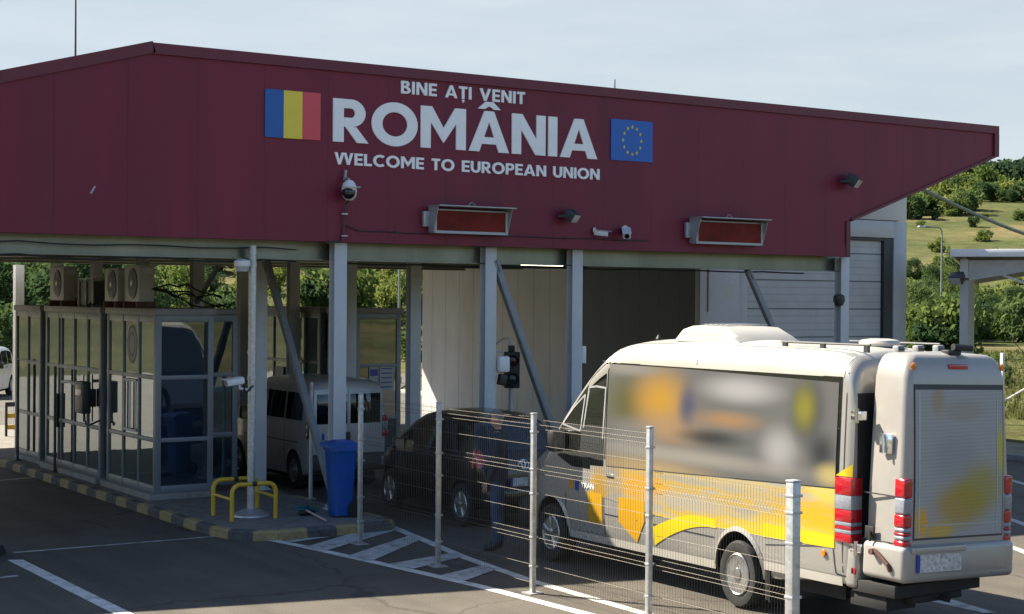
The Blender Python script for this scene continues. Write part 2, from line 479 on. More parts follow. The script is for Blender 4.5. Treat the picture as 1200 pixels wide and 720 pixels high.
def field_mat():
    m_ = bpy.data.materials.new('grassland')
    m_.use_nodes = True
    nt = m_.node_tree
    b = nt.nodes['Principled BSDF']
    b.inputs['Roughness'].default_value = 0.95
    b.inputs['Specular IOR Level'].default_value = 0.1
    t = nt.nodes.new('ShaderNodeTexCoord')
    def nzs(sc, det=8, ro=0.6, stretch=None):
        n = nt.nodes.new('ShaderNodeTexNoise')
        n.inputs['Scale'].default_value = sc; n.inputs['Detail'].default_value = det; n.inputs['Roughness'].default_value = ro
        if stretch:
            mm = nt.nodes.new('ShaderNodeMapping'); mm.inputs['Scale'].default_value = stretch
            mm.inputs['Rotation'].default_value = (0, 0, 0.55)
            nt.links.new(t.outputs['Object'], mm.inputs[0]); nt.links.new(mm.outputs[0], n.inputs['Vector'])
        else:
            nt.links.new(t.outputs['Object'], n.inputs['Vector'])
        return n
    big = nzs(0.016, 6, 0.55, (1, 3.2, 1))
    r = nt.nodes.new('ShaderNodeValToRGB')
    el = r.color_ramp.elements
    el[0].position = 0.30; el[0].color = (0.042, 0.062, 0.018, 1)
    el[1].position = 0.50; el[1].color = (0.085, 0.088, 0.032, 1)
    e = el.new(0.62); e.color = (0.145, 0.120, 0.056, 1)
    e = el.new(0.75); e.color = (0.090, 0.098, 0.034, 1)
    nt.links.new(big.outputs['Fac'], r.inputs[0])
    fine = nzs(0.22, 12, 0.78)
    mrg = nt.nodes.new('ShaderNodeMapRange')
    mrg.inputs['From Min'].default_value = 0.35; mrg.inputs['From Max'].default_value = 0.65
    mrg.inputs['To Min'].default_value = 0.66; mrg.inputs['To Max'].default_value = 1.58
    nt.links.new(fine.outputs['Fac'], mrg.inputs['Value'])
    x = nt.nodes.new('ShaderNodeMixRGB'); x.blend_type = 'MULTIPLY'; x.inputs[0].default_value = 1
    nt.links.new(r.outputs[0], x.inputs[1]); nt.links.new(mrg.outputs[0], x.inputs[2])
    nt.links.new(x.outputs[0], b.inputs['Base Color'])
    n3 = nzs(3.0, 6, 0.7)
    bp = nt.nodes.new('ShaderNodeBump'); bp.inputs['Strength'].default_value = 0.9; bp.inputs['Distance'].default_value = 0.3
    nt.links.new(n3.outputs['Fac'], bp.inputs['Height']); nt.links.new(bp.outputs[0], b.inputs['Normal'])
    return m_
M['field'] = field_mat()

def leaf_mat(name, dark, light, trans=0.35):
    m_ = bpy.data.materials.new(name)
    m_.use_nodes = True
    nt = m_.node_tree
    nt.nodes.clear()
    o = nt.nodes.new('ShaderNodeOutputMaterial')
    t = nt.nodes.new('ShaderNodeTexCoord')
    n = nt.nodes.new('ShaderNodeTexNoise'); n.inputs['Scale'].default_value = 0.9; n.inputs['Detail'].default_value = 3
    nt.links.new(t.outputs['Object'], n.inputs['Vector'])
    inf = nt.nodes.new('ShaderNodeObjectInfo')
    a = nt.nodes.new('ShaderNodeMath'); a.operation = 'MULTIPLY_ADD'; a.inputs[1].default_value = 0.5; a.inputs[2].default_value = -0.25
    nt.links.new(inf.outputs['Random'], a.inputs[0])
    s = nt.nodes.new('ShaderNodeMath'); s.operation = 'ADD'
    nt.links.new(n.outputs['Fac'], s.inputs[0]); nt.links.new(a.outputs[0], s.inputs[1])
    r = nt.nodes.new('ShaderNodeValToRGB')
    r.color_ramp.elements[0].position = 0.25; r.color_ramp.elements[0].color = (*dark, 1)
    r.color_ramp.elements[1].position = 0.75; r.color_ramp.elements[1].color = (*light, 1)
    nt.links.new(s.outputs[0], r.inputs[0])
    d = nt.nodes.new('ShaderNodeBsdfDiffuse'); tr = nt.nodes.new('ShaderNodeBsdfTranslucent')
    mx_ = nt.nodes.new('ShaderNodeMixShader'); mx_.inputs[0].default_value = trans
    nt.links.new(r.outputs[0], d.inputs[0]); nt.links.new(r.outputs[0], tr.inputs[0])
    nt.links.new(d.outputs[0], mx_.inputs[1]); nt.links.new(tr.outputs[0], mx_.inputs[2])
    nt.links.new(mx_.outputs[0], o.inputs[0])
    return m_
M['leaf_dark'] = leaf_mat('leaf_dark', (0.042, 0.078, 0.033), (0.108, 0.155, 0.056), 0.45)
M['leaf_far'] = leaf_mat('leaf_far', (0.028, 0.060, 0.032), (0.078, 0.115, 0.055), 0.4)
M['leaf_mid'] = leaf_mat('leaf_mid', (0.068, 0.108, 0.030), (0.15, 0.195, 0.056), 0.48)
M['leaf_light'] = leaf_mat('leaf_light', (0.108, 0.145, 0.036), (0.21, 0.24, 0.066), 0.5)
M['grass_blade'] = leaf_mat('grass_blade', (0.060, 0.080, 0.020), (0.125, 0.13, 0.045), 0.45)
#--SETTING--
# ------------------------------------------------------------------ ground
def ground_z(x, y):
    d = math.hypot(x, y)
    az = math.degrees(math.atan2(x, y))
    t = min(1, max(0, (az - 30) / 14))
    t = t * t * (3 - 2 * t)
    d0 = 92 + (150 - 92) * t
    sl = 0.135 + (0.120 - 0.135) * t
    if d < d0: return -0.04
    e = d - d0
    z = sl * e * min(1, e / 60) ** 0.6
    if d > 430: z = sl * (430 - d0) + (d - 430) * 0.008 if d < 600 else sl * (430 - d0) + 1.4 - (d - 600) * 0.05
    z += noise.noise(Vector((x * 0.012, y * 0.012, 0.3))) * 3.2 * min(1, e / 80)
    return z - 0.04
mb = MB()
rings = [0.5, 6, 14, 24, 34, 44, 54, 64, 74, 84, 92, 100, 108, 118, 128, 138, 148, 158, 168, 180, 192, 205, 220, 235, 250, 268, 286, 305, 325, 345, 365, 385, 405, 425, 445, 470, 500, 550, 620, 720, 900, 1300, 2200]
NA = 240
grid = []
for d in rings:
    grid.append([mb.bm.verts.new((d * math.sin(2 * math.pi * k / NA), d * math.cos(2 * math.pi * k / NA), ground_z(d * math.sin(2 * math.pi * k / NA), d * math.cos(2 * math.pi * k / NA)))) for k in range(NA)])
for A, B in zip(grid, grid[1:]):
    for k in range(NA):
        mb.face([A[k], B[k], B[(k + 1) % NA], A[(k + 1) % NA]])
mb.face(grid[0])
tag(mb.build('ground', M['field'], smooth=180), kind='structure')

mb = MB()
mb.poly([(-26, -14, 0), (26.4, -14, 0), (26.4, 47, 0), (34, 58, 0), (-26, 66, 0)])
tag(mb.build('road', M['asphalt']), kind='structure')

def strip(mb, pts, z=0.004):
    """flat painted polygon"""
    mb.poly([(p[0], p[1], z) for p in pts])
mb = MB()
# left lane edge line
strip(mb, [(5.47, 4), (5.63, 4), (5.67, 19.32), (5.50, 19.40)])
# long curved line on the right of the lane
cl = [(8.82, 19.40), (8.98, 18.5), (9.16, 17.17), (9.33, 15.8), (9.43, 14.9), (9.53, 13.05), (9.58, 11), (9.6, 7)]
for a, b in zip(cl, cl[1:]):
    strip(mb, [(a[0], a[1]), (a[0] + 0.15, a[1] - 0.03), (b[0] + 0.15, b[1] - 0.03), (b[0], b[1])])
# hatched island: outer border and bars
bd = [(10.98, 19.50), (10.46, 16.66), (10.26, 14.92), (10.20, 12.82), (10.18, 9)]
for a, b in zip(bd, bd[1:]):
    strip(mb, [(a[0] - 0.14, a[1]), (a[0], a[1]), (b[0], b[1]), (b[0] - 0.14, b[1])], 0.005)
mb.build('lane_marking', M['paint_road'])
lm = bpy.data.objects['lane_marking']; tag(lm, kind='structure')
mb = MB()
strip(mb, [(9.05, 18.42), (9.14, 18.02), (10.92, 19.20), (10.96, 19.52), (10.75, 19.60)], 0.008)
strip(mb, [(9.17, 17.50), (9.30, 17.06), (10.68, 18.22), (10.74, 18.62)], 0.008)
strip(mb, [(9.33, 16.72), (9.43, 16.28), (10.40, 16.72), (10.50, 17.06)], 0.008)
strip(mb, [(9.45, 15.72), (9.52, 15.28), (10.24, 15.72), (10.32, 16.08)], 0.008)
strip(mb, [(9.02, 19.02), (9.08, 18.86), (9.72, 19.02), (9.5, 19.09)], 0.008)
tag(mb.build('hatch_marking', M['paint_worn']), kind='structure')
mb = MB()
strip(mb, [(5.72, 19.86), (5.72, 19.96), (8.62, 19.90), (8.62, 19.83)], 0.004)
strip(mb, [(5.9, 27.3), (5.9, 27.4), (8.38, 27.98), (8.4, 27.86)], 0.004)
strip(mb, [(3.4, 18.0), (3.4, 18.08), (5.3, 18.3), (5.3, 18.2)], 0.004)
for k in range(5):
    y0 = 40 + k * 4
    strip(mb, [(6.0, y0), (6.13, y0), (6.13, y0 + 2), (6.0, y0 + 2)], 0.004)
    strip(mb, [(12.0, y0), (12.13, y0), (12.13, y0 + 2), (12.0, y0 + 2)], 0.004)
for (x, y) in ((23.15, 18.45), (18.94, 15.10), (16.83, 13.42)):
    strip(mb, [(x - 1.4, y - 2.5), (x - 1.28, y - 2.56), (x + 1.46, y + 2.3), (x + 1.34, y + 2.36)], 0.004)
strip(mb, [(13.18, 10.9), (13.32, 10.86), (13.30, 12.2), (13.20, 12.2)], 0.004)
strip(mb, [(13.16, 10.9), (13.30, 10.86), (13.62, 12.2), (13.52, 12.2)], 0.006)
tag(mb.build('faded_road_marking', M['paint_worn']), kind='structure')

mb = MB()
mb.box(26.4, 26.56, -14, 47, -0.1, 0.12, 0.015)
tag(mb.build('road_kerb', M['concrete']), kind='structure')
mb = MB()
mb.poly([(26.58, -14, 0.03), (29.4, -14, 0.03), (29.6, 47, 0.03), (26.58, 47, 0.03)])
M['gravel'] = mat('gravel', (0.22, 0.20, 0.15), 0.95, var=0.3, scale=1.2, bump=0.8, bscale=30, dirt=(0.08, 0.10, 0.035), dirt_amt=0.9)
tag(mb.build('gravel_verge', M['gravel']), kind='structure')

# ------------------------------------------------------------------ traffic islands
def kerb_run(mb, path, w=0.13, h0=-0.05, h1=0.13, step=0.32, chamfer=0.03):
    """kerb of separate painted stones along a path; colours alternate"""
    pts = []
    for a, b in zip(path, path[1:]):
        a = Vector(a); b = Vector(b)
        n = max(1, round((b - a).length / step))
        for k in range(n): pts.append(a.lerp(b, k / n))
    pts.append(Vector(path[-1]))
    for i, (a, b) in enumerate(zip(pts, pts[1:])):
        t = (b - a).normalized()
        nrm = Vector((t.y, -t.x))
        g = 0.004
        a2, b2 = a + t * g, b - t * g
        mb.mi = i % 2
        prof = [(0, h0), (0, h1 - chamfer), (-chamfer, h1), (-w, h1), (-w, h0)]
        A = [mb.bm.verts.new((a2.x + nrm.x * p, a2.y + nrm.y * p, z)) for p, z in prof]
        B = [mb.bm.verts.new((b2.x + nrm.x * p, b2.y + nrm.y * p, z)) for p, z in prof]
        mb.face(A); mb.face(B[::-1])
        for k in range(5): mb.face([A[k], B[k], B[(k + 1) % 5], A[(k + 1) % 5]])
isl = [(8.38, 38), (8.38, 20.0), (8.46, 19.55), (8.68, 19.25), (9.0, 19.12), (10.5, 19.12)]
mb = MB()
kerb_run(mb, [(8.38, 38), (8.38, 20.0)], step=0.46)
mb.build('island_kerb', [M['kerb_black'], M['kerb_yellow']]); tag(bpy.data.objects['island_kerb'], kind='structure')
mb = MB()
kerb_run(mb, [(8.38, 20.0), (8.46, 19.55), (8.68, 19.25), (9.0, 19.12)], step=0.42)
tag(mb.build('island_kerb', [M['kerb_yellow'], M['kerb_black']]), kind='structure')
mb = MB()
kerb_run(mb, [(9.0, 19.12), (10.72, 19.12)], step=0.42)
kerb_run(mb, [(10.72, 19.12), (10.86, 19.3), (10.9, 19.6), (10.9, 38)], step=0.55)
tag(mb.build('island_kerb', [M['kerb_yellow'], M['kerb_black']]), kind='structure')
mb = MB()
mb.prism([(8.51, 38), (8.51, 20.05), (8.58, 19.66), (8.76, 19.38), (9.05, 19.25), (10.66, 19.25), (10.75, 19.4), (10.77, 19.65), (10.77, 38)], 'z', -0.05, 0.128)
tag(mb.build('island_pavement', M['paver']), kind='structure')
mb = MB()
mb.prism([(13.12, 38), (13.12, 20.4), (13.4, 20.1), (15.1, 20.1), (15.3, 20.4), (15.3, 38)], 'z', -0.05, 0.13)
tag(mb.build('far_island_pavement', M['paver']), kind='structure')

# ------------------------------------------------------------------ the canopy
CX, CY = 10.65, 20.65
can = empty('checkpoint_canopy', (CX, CY, 0), 0, 'long canopy with a dark red front and a slanted right end over the checkpoint lanes', 'canopy')
can_off = (CX, CY, 0)
def rz_top(x): return 6.67 if x >= 7.72 else 6.67 - 0.28 * (7.72 - x)
out = [(-1.5, 4.05), (20.99, 4.05), (20.99, 4.72), (25.03, 6.15), (25.03, 6.66), (7.72, 6.64), (-1.5, rz_top(-1.5) - 0.03)]
MB().prism(out, 'y', 20.50, 20.62).build('fascia', M['maroon'], can, off=can_off)
mb = MB()
# coping, right end trim, notch trim and lower band
def band(mb, a, b, w, y0=20.455, y1=20.66, lift=0.0):
    a = Vector(a); b = Vector(b); t = (b - a).normalized(); n = Vector((-t.y, t.x))
    mb.prism([tuple(a + n * lift), tuple(b + n * lift), tuple(b + n * (lift - w)), tuple(a + n * (lift - w))], 'y', y0, y1)
band(mb, (-1.5, rz_top(-1.5)), (7.72, 6.68), 0.16, lift=0.02)
band(mb, (7.723, 6.68), (25.05, 6.70), 0.15, lift=0.0)
mb.box(24.93, 25.06, 20.46, 20.655, 6.10, 6.545)
band(mb, (25.03, 6.10), (21.05, 4.70), 0.05, y0=20.47)
mb.box(20.90, 21.0, 20.475, 20.65, 4.045, 4.70)
mb.build('coping', M['maroon_trim'], can, off=can_off)
mb = MB()
mb.box(-1.5, 20.895, 20.484, 20.498, 4.05, 4.235)
mb.build('lower_band', M['maroon'], can, off=can_off)
# roof body and soffit
mb = MB()
mb.prism([(-1.5, 4.17), (21.15, 4.17), (21.15, 6.55), (7.72, 6.55), (-1.5, rz_top(-1.5) - 0.1)], 'y', 20.63, 36.0)
mb.prism([(14.2, 4.17), (21.15, 4.17), (21.15, 6.5), (14.2, 6.5)], 'y', 36.01, 39.0)
mb.build('roof', M['hall_grey'], can, off=can_off)
mb = MB()
mb.box(-1.45, 21.1, 20.66, 35.95, 4.12, 4.165)
mb.box(14.25, 21.1, 36.02, 38.95, 4.12, 4.165)
M['soffit'] = add_seams(mat('soffit_sheet', (0.42, 0.41, 0.37), 0.42, 0.35, var=0.15, scale=1.5, dirt=(0.28, 0.26, 0.2), dirt_amt=0.5), 1, 0.25, 0.03, 0.6)
mb.build('soffit', M['soffit'], can, off=can_off)
rowA = [20.66, 23.41, 26.02, 28.70, 31.32, 33.94, 36.74]
rowB = [20.75, 23.08, 25.40, 27.74, 30.12]
for y in [20.86, 23.41, 26.02, 28.70, 31.32, 33.94]:
    mb = MB()
    zb = 3.785 if y < 21 else 3.94
    mb.box(-1.4, 21.1, y - 0.075, y + 0.075, 4.10, 4.118)
    mb.box(-1.4, 21.1, y - 0.005, y + 0.005, zb + 0.015, 4.10)
    mb.box(-1.4, 21.1, y - 0.075, y + 0.075, zb, zb + 0.015)
    mb.build('beam', M['sheet'], can, off=can_off)
for x in (8.1, 12.0, 16.6, 19.0):
    mb = MB()
    mb.box(x - 0.04, x + 0.04, 20.95, 35.9, 4.03, 4.119)
    mb.build('purlin', M['grey_metal'], can, off=can_off)
def column(x, y, ztop=4.04, zb=0.13, w=0.205, d=0.17):
    mb = MB()
    mb.box(x - w / 2, x + w / 2, y - d / 2, y - d / 2 + 0.014, zb, ztop, 0.002)
    mb.box(x - w / 2, x + w / 2, y + d / 2 - 0.014, y + d / 2, zb, ztop, 0.002)
    mb.box(x - 0.005, x + 0.005, y - d / 2 + 0.014, y + d / 2 - 0.014, zb, ztop)
    mb.box(x - 0.16, x + 0.16, y - 0.13, y + 0.13, zb - 0.02, zb + 0.018, 0.002)
    for sx in (-1, 1):
        for sy in (-1, 1):
            mb.tube([(x + sx * 0.12, y + sy * 0.10, zb + 0.01), (x + sx * 0.12, y + sy * 0.10, zb + 0.06)], 0.012, 6)
    return mb.build('column', M['col_paint'], can, off=can_off)
for i, y in enumerate(rowA): column(10.65, y, 4.04 if i == 0 else 3.935)
for i, y in enumerate(rowB): column(13.33, y, 4.04 if i == 0 else 3.935)
column(14.98, 20.72); column(21.06 - 0.02, 20.72, zb=0.0)
def brace(a, b, r=0.05):
    a = Vector(a); b = Vector(b); t = (b - a)
    q = t.to_track_quat('Z', 'Y').to_matrix().to_4x4()
    mb = MB()
    mb.box(-r, r, -r, r, 0, t.length, 0.008, M=Matrix.Translation(a) @ q)
    mb.box(-r * 1.5, r * 1.5, -0.012, 0.012, 0, 0.2, M=Matrix.Translation(a) @ q)
    return mb.build('brace', M['brace'], can, off=can_off)
brace((10.65, 23.15, 3.8), (10.66, 20.82, 0.35))
brace((13.42, 20.72, 3.85), (14.92, 20.73, 0.32), 0.055)
brace((18.85, 20.86, 3.78), (20.94, 20.80, 0.15))
brace((10.6, 26.2, 2.95), (10.65, 25.1, 3.75), 0.035)
# cable run with clips along the lower band
mb = MB()
mb.tube([(10.66, 20.47, 4.30)] + [(10.9 + 0.35 * k, 20.47, 4.215 + 0.006 * math.sin(k * 1.7)) for k in range(15)] + [(16.3, 20.47, 4.22)], 0.008, 5)
for k in range(8): mb.box(10.88 + 0.62 * k, 10.91 + 0.62 * k, 20.458, 20.481, 4.212, 4.236)
mb.build('cable_run', M['dark_metal'], can, off=can_off)
mb = MB()
pts = [(-1 + k * 0.5, 20.72, 3.955 - 0.035 * abs(math.sin(k * 0.9))) for k in range(23)]
mb.tube(pts, 0.010, 5)
mb.tube([(x, y, z - 0.18 - 0.01 * math.sin(x * 3)) for x, y, z in pts], 0.012, 5)
pts = [(10.8 + k * 0.5, 20.95, 3.76 - 0.02 * abs(math.sin(k * 1.1))) for k in range(20)]
mb.tube(pts, 0.014, 5)
mb.build('sagging_cable', M['dark_metal'], can, off=can_off)
# small scuff on the panel
mb = MB()
mb.prism([(6.87, 4.60), (6.90, 4.60), (6.955, 4.70), (6.93, 4.70)], 'y', 20.494, 20.499)
mb.build('scuff', M['hall_grey'], can, off=can_off)

# ------------------------------------------------------------------ lettering and flags on the fascia
def text_mesh(body, x0, x1, z0, z1, y, depth=0.02, bold=0.012, spacing=1.0):
    c = bpy.data.curves.new('text', 'FONT')
    c.body = body
    c.size = 1
    c.offset = bold
    c.space_character = spacing
    c.extrude = 0.01
    o = bpy.data.objects.new('text', c)
    COL.objects.link(o)
    dg = bpy.context.evaluated_depsgraph_get()
    me = bpy.data.meshes.new_from_object(o.evaluated_get(dg))
    bpy.data.objects.remove(o)
    return me
def arc_quads(cx, cy, rxo, ryo, rxi, ryi, a0, a1, n=18):
    out_ = []
    for k in range(n):
        p, q = R(a0 + (a1 - a0) * k / n), R(a0 + (a1 - a0) * (k + 1) / n)
        out_.append((cx + rxo * math.cos(p), cy + ryo * math.sin(p), cx + rxo * math.cos(q), cy + ryo * math.sin(q), cx + rxi * math.cos(q), cy + ryi * math.sin(q), cx + rxi * math.cos(p), cy + ryi * math.sin(p)))
    return ('arc', out_)
def glyph(ch, t=0.215):
    """bold geometric capitals, cap height 1: width and strokes"""
    rc = lambda x0, y0, x1, y1: [(x0, y0), (x1, y0), (x1, y1), (x0, y1)]
    mir = lambda pts, w: [(w - x, y) for x, y in pts]
    def vee(w, th, x=0.0):
        l = [(0, 1), (th, 1), (w / 2, 0.36 if th > 0.2 else 0.34), (w / 2, 0), (w / 2 - th * 0.42, 0)]
        return [[(x + a, b) for a, b in l], [(x + w - a, b) for a, b in l]]
    if ch == 'I': return t, [rc(0, 0, t, 1)]
    if ch == 'L': return 0.60, [rc(0, 0, t, 1), rc(t, 0, 0.60, t * 0.92)]
    if ch == 'E': return 0.64, [rc(0, 0, t, 1), rc(t, 0, 0.64, t * 0.9), rc(t, 0.5 - t * 0.43, 0.60, 0.5 + t * 0.43), rc(t, 1 - t * 0.9, 0.64, 1)]
    if ch in 'TȚ':
        w = 0.70; g = [rc(0, 1 - t * 0.9, w, 1), rc(w / 2 - t / 2, 0, w / 2 + t / 2, 1 - t * 0.9)]
        if ch == 'Ț': g.append([(w / 2 - 0.09, -0.07), (w / 2 + 0.10, -0.07), (w / 2 + 0.10, -0.18), (w / 2 + 0.0, -0.32), (w / 2 - 0.08, -0.29), (w / 2 + 0.0, -0.18), (w / 2 - 0.09, -0.18)])
        return w, g
    if ch == 'N': w = 0.88; return w, [rc(0, 0, t, 1), rc(w - t, 0, w, 1), [(0.0, 1), (t * 1.1, 1), (w, 0), (w - t * 1.1, 0)]]
    if ch == 'M':
        w = 1.10; l = [(0, 1), (t * 1.12, 1), (w / 2, 0.50), (w / 2, 0.14)]
        return w, [rc(0, 0, t, 1), rc(w - t, 0, w, 1), l, mir(l, w)]
    if ch in 'AÂ':
        w = 1.02; l = [(0, 0), (t * 1.1, 0), (w / 2, 0.74), (w / 2, 1), (w / 2 - t * 0.5, 1)]
        g = [l, mir(l, w), rc(0.26, 0.19, w - 0.26, 0.36)]
        if ch == 'Â':
            c_ = [(w / 2 - 0.29, 1.045), (w / 2 - 0.12, 1.045), (w / 2, 1.12), (w / 2, 1.225), (w / 2 - 0.10, 1.225)]
            g += [c_, mir(c_, w)]
        return w, g
    if ch == 'V': w = 0.96; return w, vee(w, t * 1.12)
    if ch == 'W': w = 0.74; return 1.42, vee(w, t * 0.95) + vee(w, t * 0.95, 0.68)
    if ch == 'O': return 1.08, [arc_quads(0.54, 0.5, 0.54, 0.52, 0.54 - t * 1.03, 0.52 - t * 0.97, 0, 360, 40)]
    if ch == 'C': return 0.92, [arc_quads(0.54, 0.5, 0.54, 0.52, 0.54 - t * 1.03, 0.52 - t * 0.97, 48, 312, 32)]
    if ch == 'U': w = 0.82; return w, [rc(0, 0.36, t, 1), rc(w - t, 0.36, w, 1), arc_quads(w / 2, 0.36, w / 2, 0.38, w / 2 - t, 0.38 - t * 0.95, 180, 360, 20)]
    if ch in 'RP':
        h = t * 0.88
        g = [rc(0, 0, t, 1), rc(t, 1 - h, 0.40, 1), rc(t, 0.36, 0.40, 0.36 + h), arc_quads(0.40, 0.68, 0.33, 0.32, 0.33 - t, 0.32 - h, -90, 90, 16)]
        if ch == 'R': g.append([(0.27, 0.36), (0.52, 0.36), (0.80, 0), (0.54, 0)])
        return (0.80 if ch == 'R' else 0.73), g
    if ch == 'B':
        h = t * 0.84
        return 0.74, [rc(0, 0, t, 1), rc(t, 1 - h, 0.38, 1), rc(t, 0.535 - h / 2, 0.40, 0.535 + h / 2), rc(t, 0, 0.40, h), arc_quads(0.38, 0.765, 0.28, 0.235, 0.28 - t, 0.235 - h, -90, 90, 12), arc_quads(0.40, 0.27, 0.34, 0.27, 0.34 - t, 0.27 - h, -90, 90, 12)]
    return 0.42, []
def sign_text(mb, body, x0, x1, z0, z1, y, depth, gap=0.11, t=0.215):
    x = 0.0; items = []
    for ch in body:
        w, g = glyph(ch, t)
        items.append((x, g)); x += w + gap
    total = x - gap
    sx_ = (x1 - x0) / total; sz_ = z1 - z0
    for xo, g in items:
        for i, st_ in enumerate(g):
            d = depth + 0.0015 * i
            polys = [[(q[0], q[1]), (q[2], q[3]), (q[4], q[5]), (q[6], q[7])] for q in st_[1]] if isinstance(st_, tuple) else [st_]
            for p in polys:
                mb.prism([(x0 + (xo + a) * sx_, z0 + b_ * sz_) for a, b_ in p], 'y', y - d, y)
sign = empty('welcome_lettering', (12.9, 20.49, 5.18), 0, 'raised white letters welcoming travellers on the dark red canopy front', 'sign')
for nm, body, x0, x1, z0, z1, gp in (('small_text', 'BINE AȚI VENIT', 11.59, 13.82, 6.295, 6.485, 0.14), ('large_text', 'ROMÂNIA', 10.46, 15.24, 5.51, 6.14, 0.075), ('small_text', 'WELCOME TO EUROPEAN UNION', 10.49, 15.29, 5.18, 5.355, 0.115)):
    mb = MB(); sign_text(mb, body, x0, x1, z0, z1, 20.499, 0.022, gp, 0.24 if nm == 'large_text' else 0.215)
    mb.build(nm, M['white_sign'], sign, smooth=0, off=(12.9, 20.49, 5.18))
fl = empty('flag_board', (9.82, 20.49, 5.51), 0, 'flat board with blue, yellow and red upright stripes on the canopy front', 'flag')
for nm, c, a, b in (('blue_stripe', 'flag_blue', -0.435, -0.147), ('yellow_stripe', 'flag_yellow', -0.146, 0.146), ('red_stripe', 'flag_red', 0.147, 0.435)):
    MB().box(a, b, -0.012, 0.008, 0, 0.68).build(nm, M[c], fl)
fl = empty('flag_board', (15.95, 20.49, 5.52), 0, 'blue flag board with a ring of yellow stars on the canopy front', 'flag')
MB().box(-0.43, 0.43, -0.012, 0.008, 0, 0.67).build('blue_field', M['eu_blue'], fl)
mb = MB()
for k in range(12):
    a = math.pi / 2 + 2 * math.pi * k / 12
    cx_, cz_ = 0.19 * math.cos(a), 0.335 + 0.225 * math.sin(a)
    star = []
    for j in range(10):
        r_ = 0.036 if j % 2 == 0 else 0.015
        aa = math.pi / 2 + math.pi * j / 5
        star.append((cx_ + r_ * 0.84 * math.cos(aa), cz_ + r_ * math.sin(aa)))
    mb.prism(star, 'y', -0.020, -0.012)
mb.build('star_ring', M['flag_yellow'], fl)

# ------------------------------------------------------------------ things fixed to the fascia
def led_board(x0, x1, z0, z1, label):
    w = x1 - x0; h = z1 - z0
    t = empty('led_message_board', ((x0 + x1) / 2, 20.48, z0), 0, label, 'message board', 'dark message boards on the canopy front')
    mb = MB()
    mb.box(-w / 2 + 0.06, w / 2 - 0.06, -0.16, 0.0, 0.0, h - 0.05, 0.006)
    mb.build('housing', M['grey_metal'], t)
    mb = MB()
    mb.box(-w / 2 + 0.105, w / 2 - 0.105, -0.168, -0.160, 0.045, h - 0.075)
    mb.build('display', M['display'], t)
    mb = MB()
    for a, b in ((-w / 2 + 0.06, -w / 2 + 0.10), (w / 2 - 0.10, w / 2 - 0.06)): mb.box(a, b, -0.178, -0.161, 0.0, h - 0.06, 0.003)
    mb.box(-w / 2 + 0.101, w / 2 - 0.101, -0.178, -0.161, 0.0, 0.04, 0.003)
    mb.build('bezel', M['hall_grey'], t)
    mb = MB()
    for s in (-1, 1):
        x = s * (w / 2 - 0.055)
        mb.prism([(-0.162, 0.02), (-0.30, h - 0.02), (-0.0, h - 0.02), (0.0, 0.02)], 'x', x - 0.004, x + 0.004)
    mb.box(-w / 2 + 0.04, w / 2 - 0.02, -0.36, 0.0, h - 0.018, h, 0.003)
    mb.build('hood', M['grey_metal'], t)
    mb = MB()
    mb.box(-w / 2 - 0.06, -w / 2 + 0.05, -0.06, 0.0, 0.10, h - 0.09, 0.004)
    for zz in (0.15, 0.24): mb.tube([(-w / 2 - 0.01, -0.07, zz), (-w / 2 - 0.01, -0.055, zz)], 0.014, 6)
    mb.build('bracket', M['grey_metal'], t)
    mb = MB()
    mb.tube([(-0.02 + 0.16 * k / 8, -0.08, h + 0.07 * math.sin(math.pi * k / 8)) for k in range(9)], 0.007, 5)
    mb.build('cable', M['grey_metal'], t)
led_board(12.02, 13.46, 4.22, 4.64, 'grey hooded message board with a dark red screen under the white lettering')
led_board(17.14, 18.76, 4.19, 4.64, 'grey hooded message board with a dark red screen nearer the slanted canopy end')

def bullet_camera(loc, rz, label, tilt=0.2, s=1.0):
    t = empty('bullet_camera', loc, rz, label, 'camera')
    MB().lathe([(0.045 * s, 0.0), (0.045 * s, -0.03 * s)], axis='y').build('mount', M['white_plastic'], t)
    MB().tube([(0, -0.02 * s, 0), (0, -0.07 * s, -0.01 * s), (0.01 * s, -0.09 * s, -0.03 * s)], 0.018 * s, 8).build('arm', M['white_plastic'], t)
    mt = Matrix.Translation((0.01 * s, -0.10 * s, -0.05 * s)) @ Rx(tilt)
    mb = MB()
    mb.box(-0.05 * s, 0.05 * s, -0.16 * s, 0.09 * s, -0.045 * s, 0.045 * s, 0.02 * s, M=mt)
    mb.box(-0.058 * s, 0.058 * s, -0.20 * s, 0.06 * s, 0.046 * s, 0.052 * s, M=mt)
    mb.build('body', M['white_plastic'], t)
    b = bmesh.new(); bmesh.ops.create_circle(b, cap_ends=True, radius=0.034 * s, segments=14)
    mb = MB(); mb.add(b, mt @ T(0, -0.164 * s, 0) @ Rx(math.pi / 2)); mb.build('lens', M['lens_glass'], t)
    return t
bullet_camera((15.18, 20.48, 4.36), R(38), 'small white tube camera pointing right beside the floodlight', 0.1, 0.95)
bullet_camera((15.82, 20.48, 4.40), R(-34), 'white tube camera facing the road from the canopy edge', 0.35, 1.25)

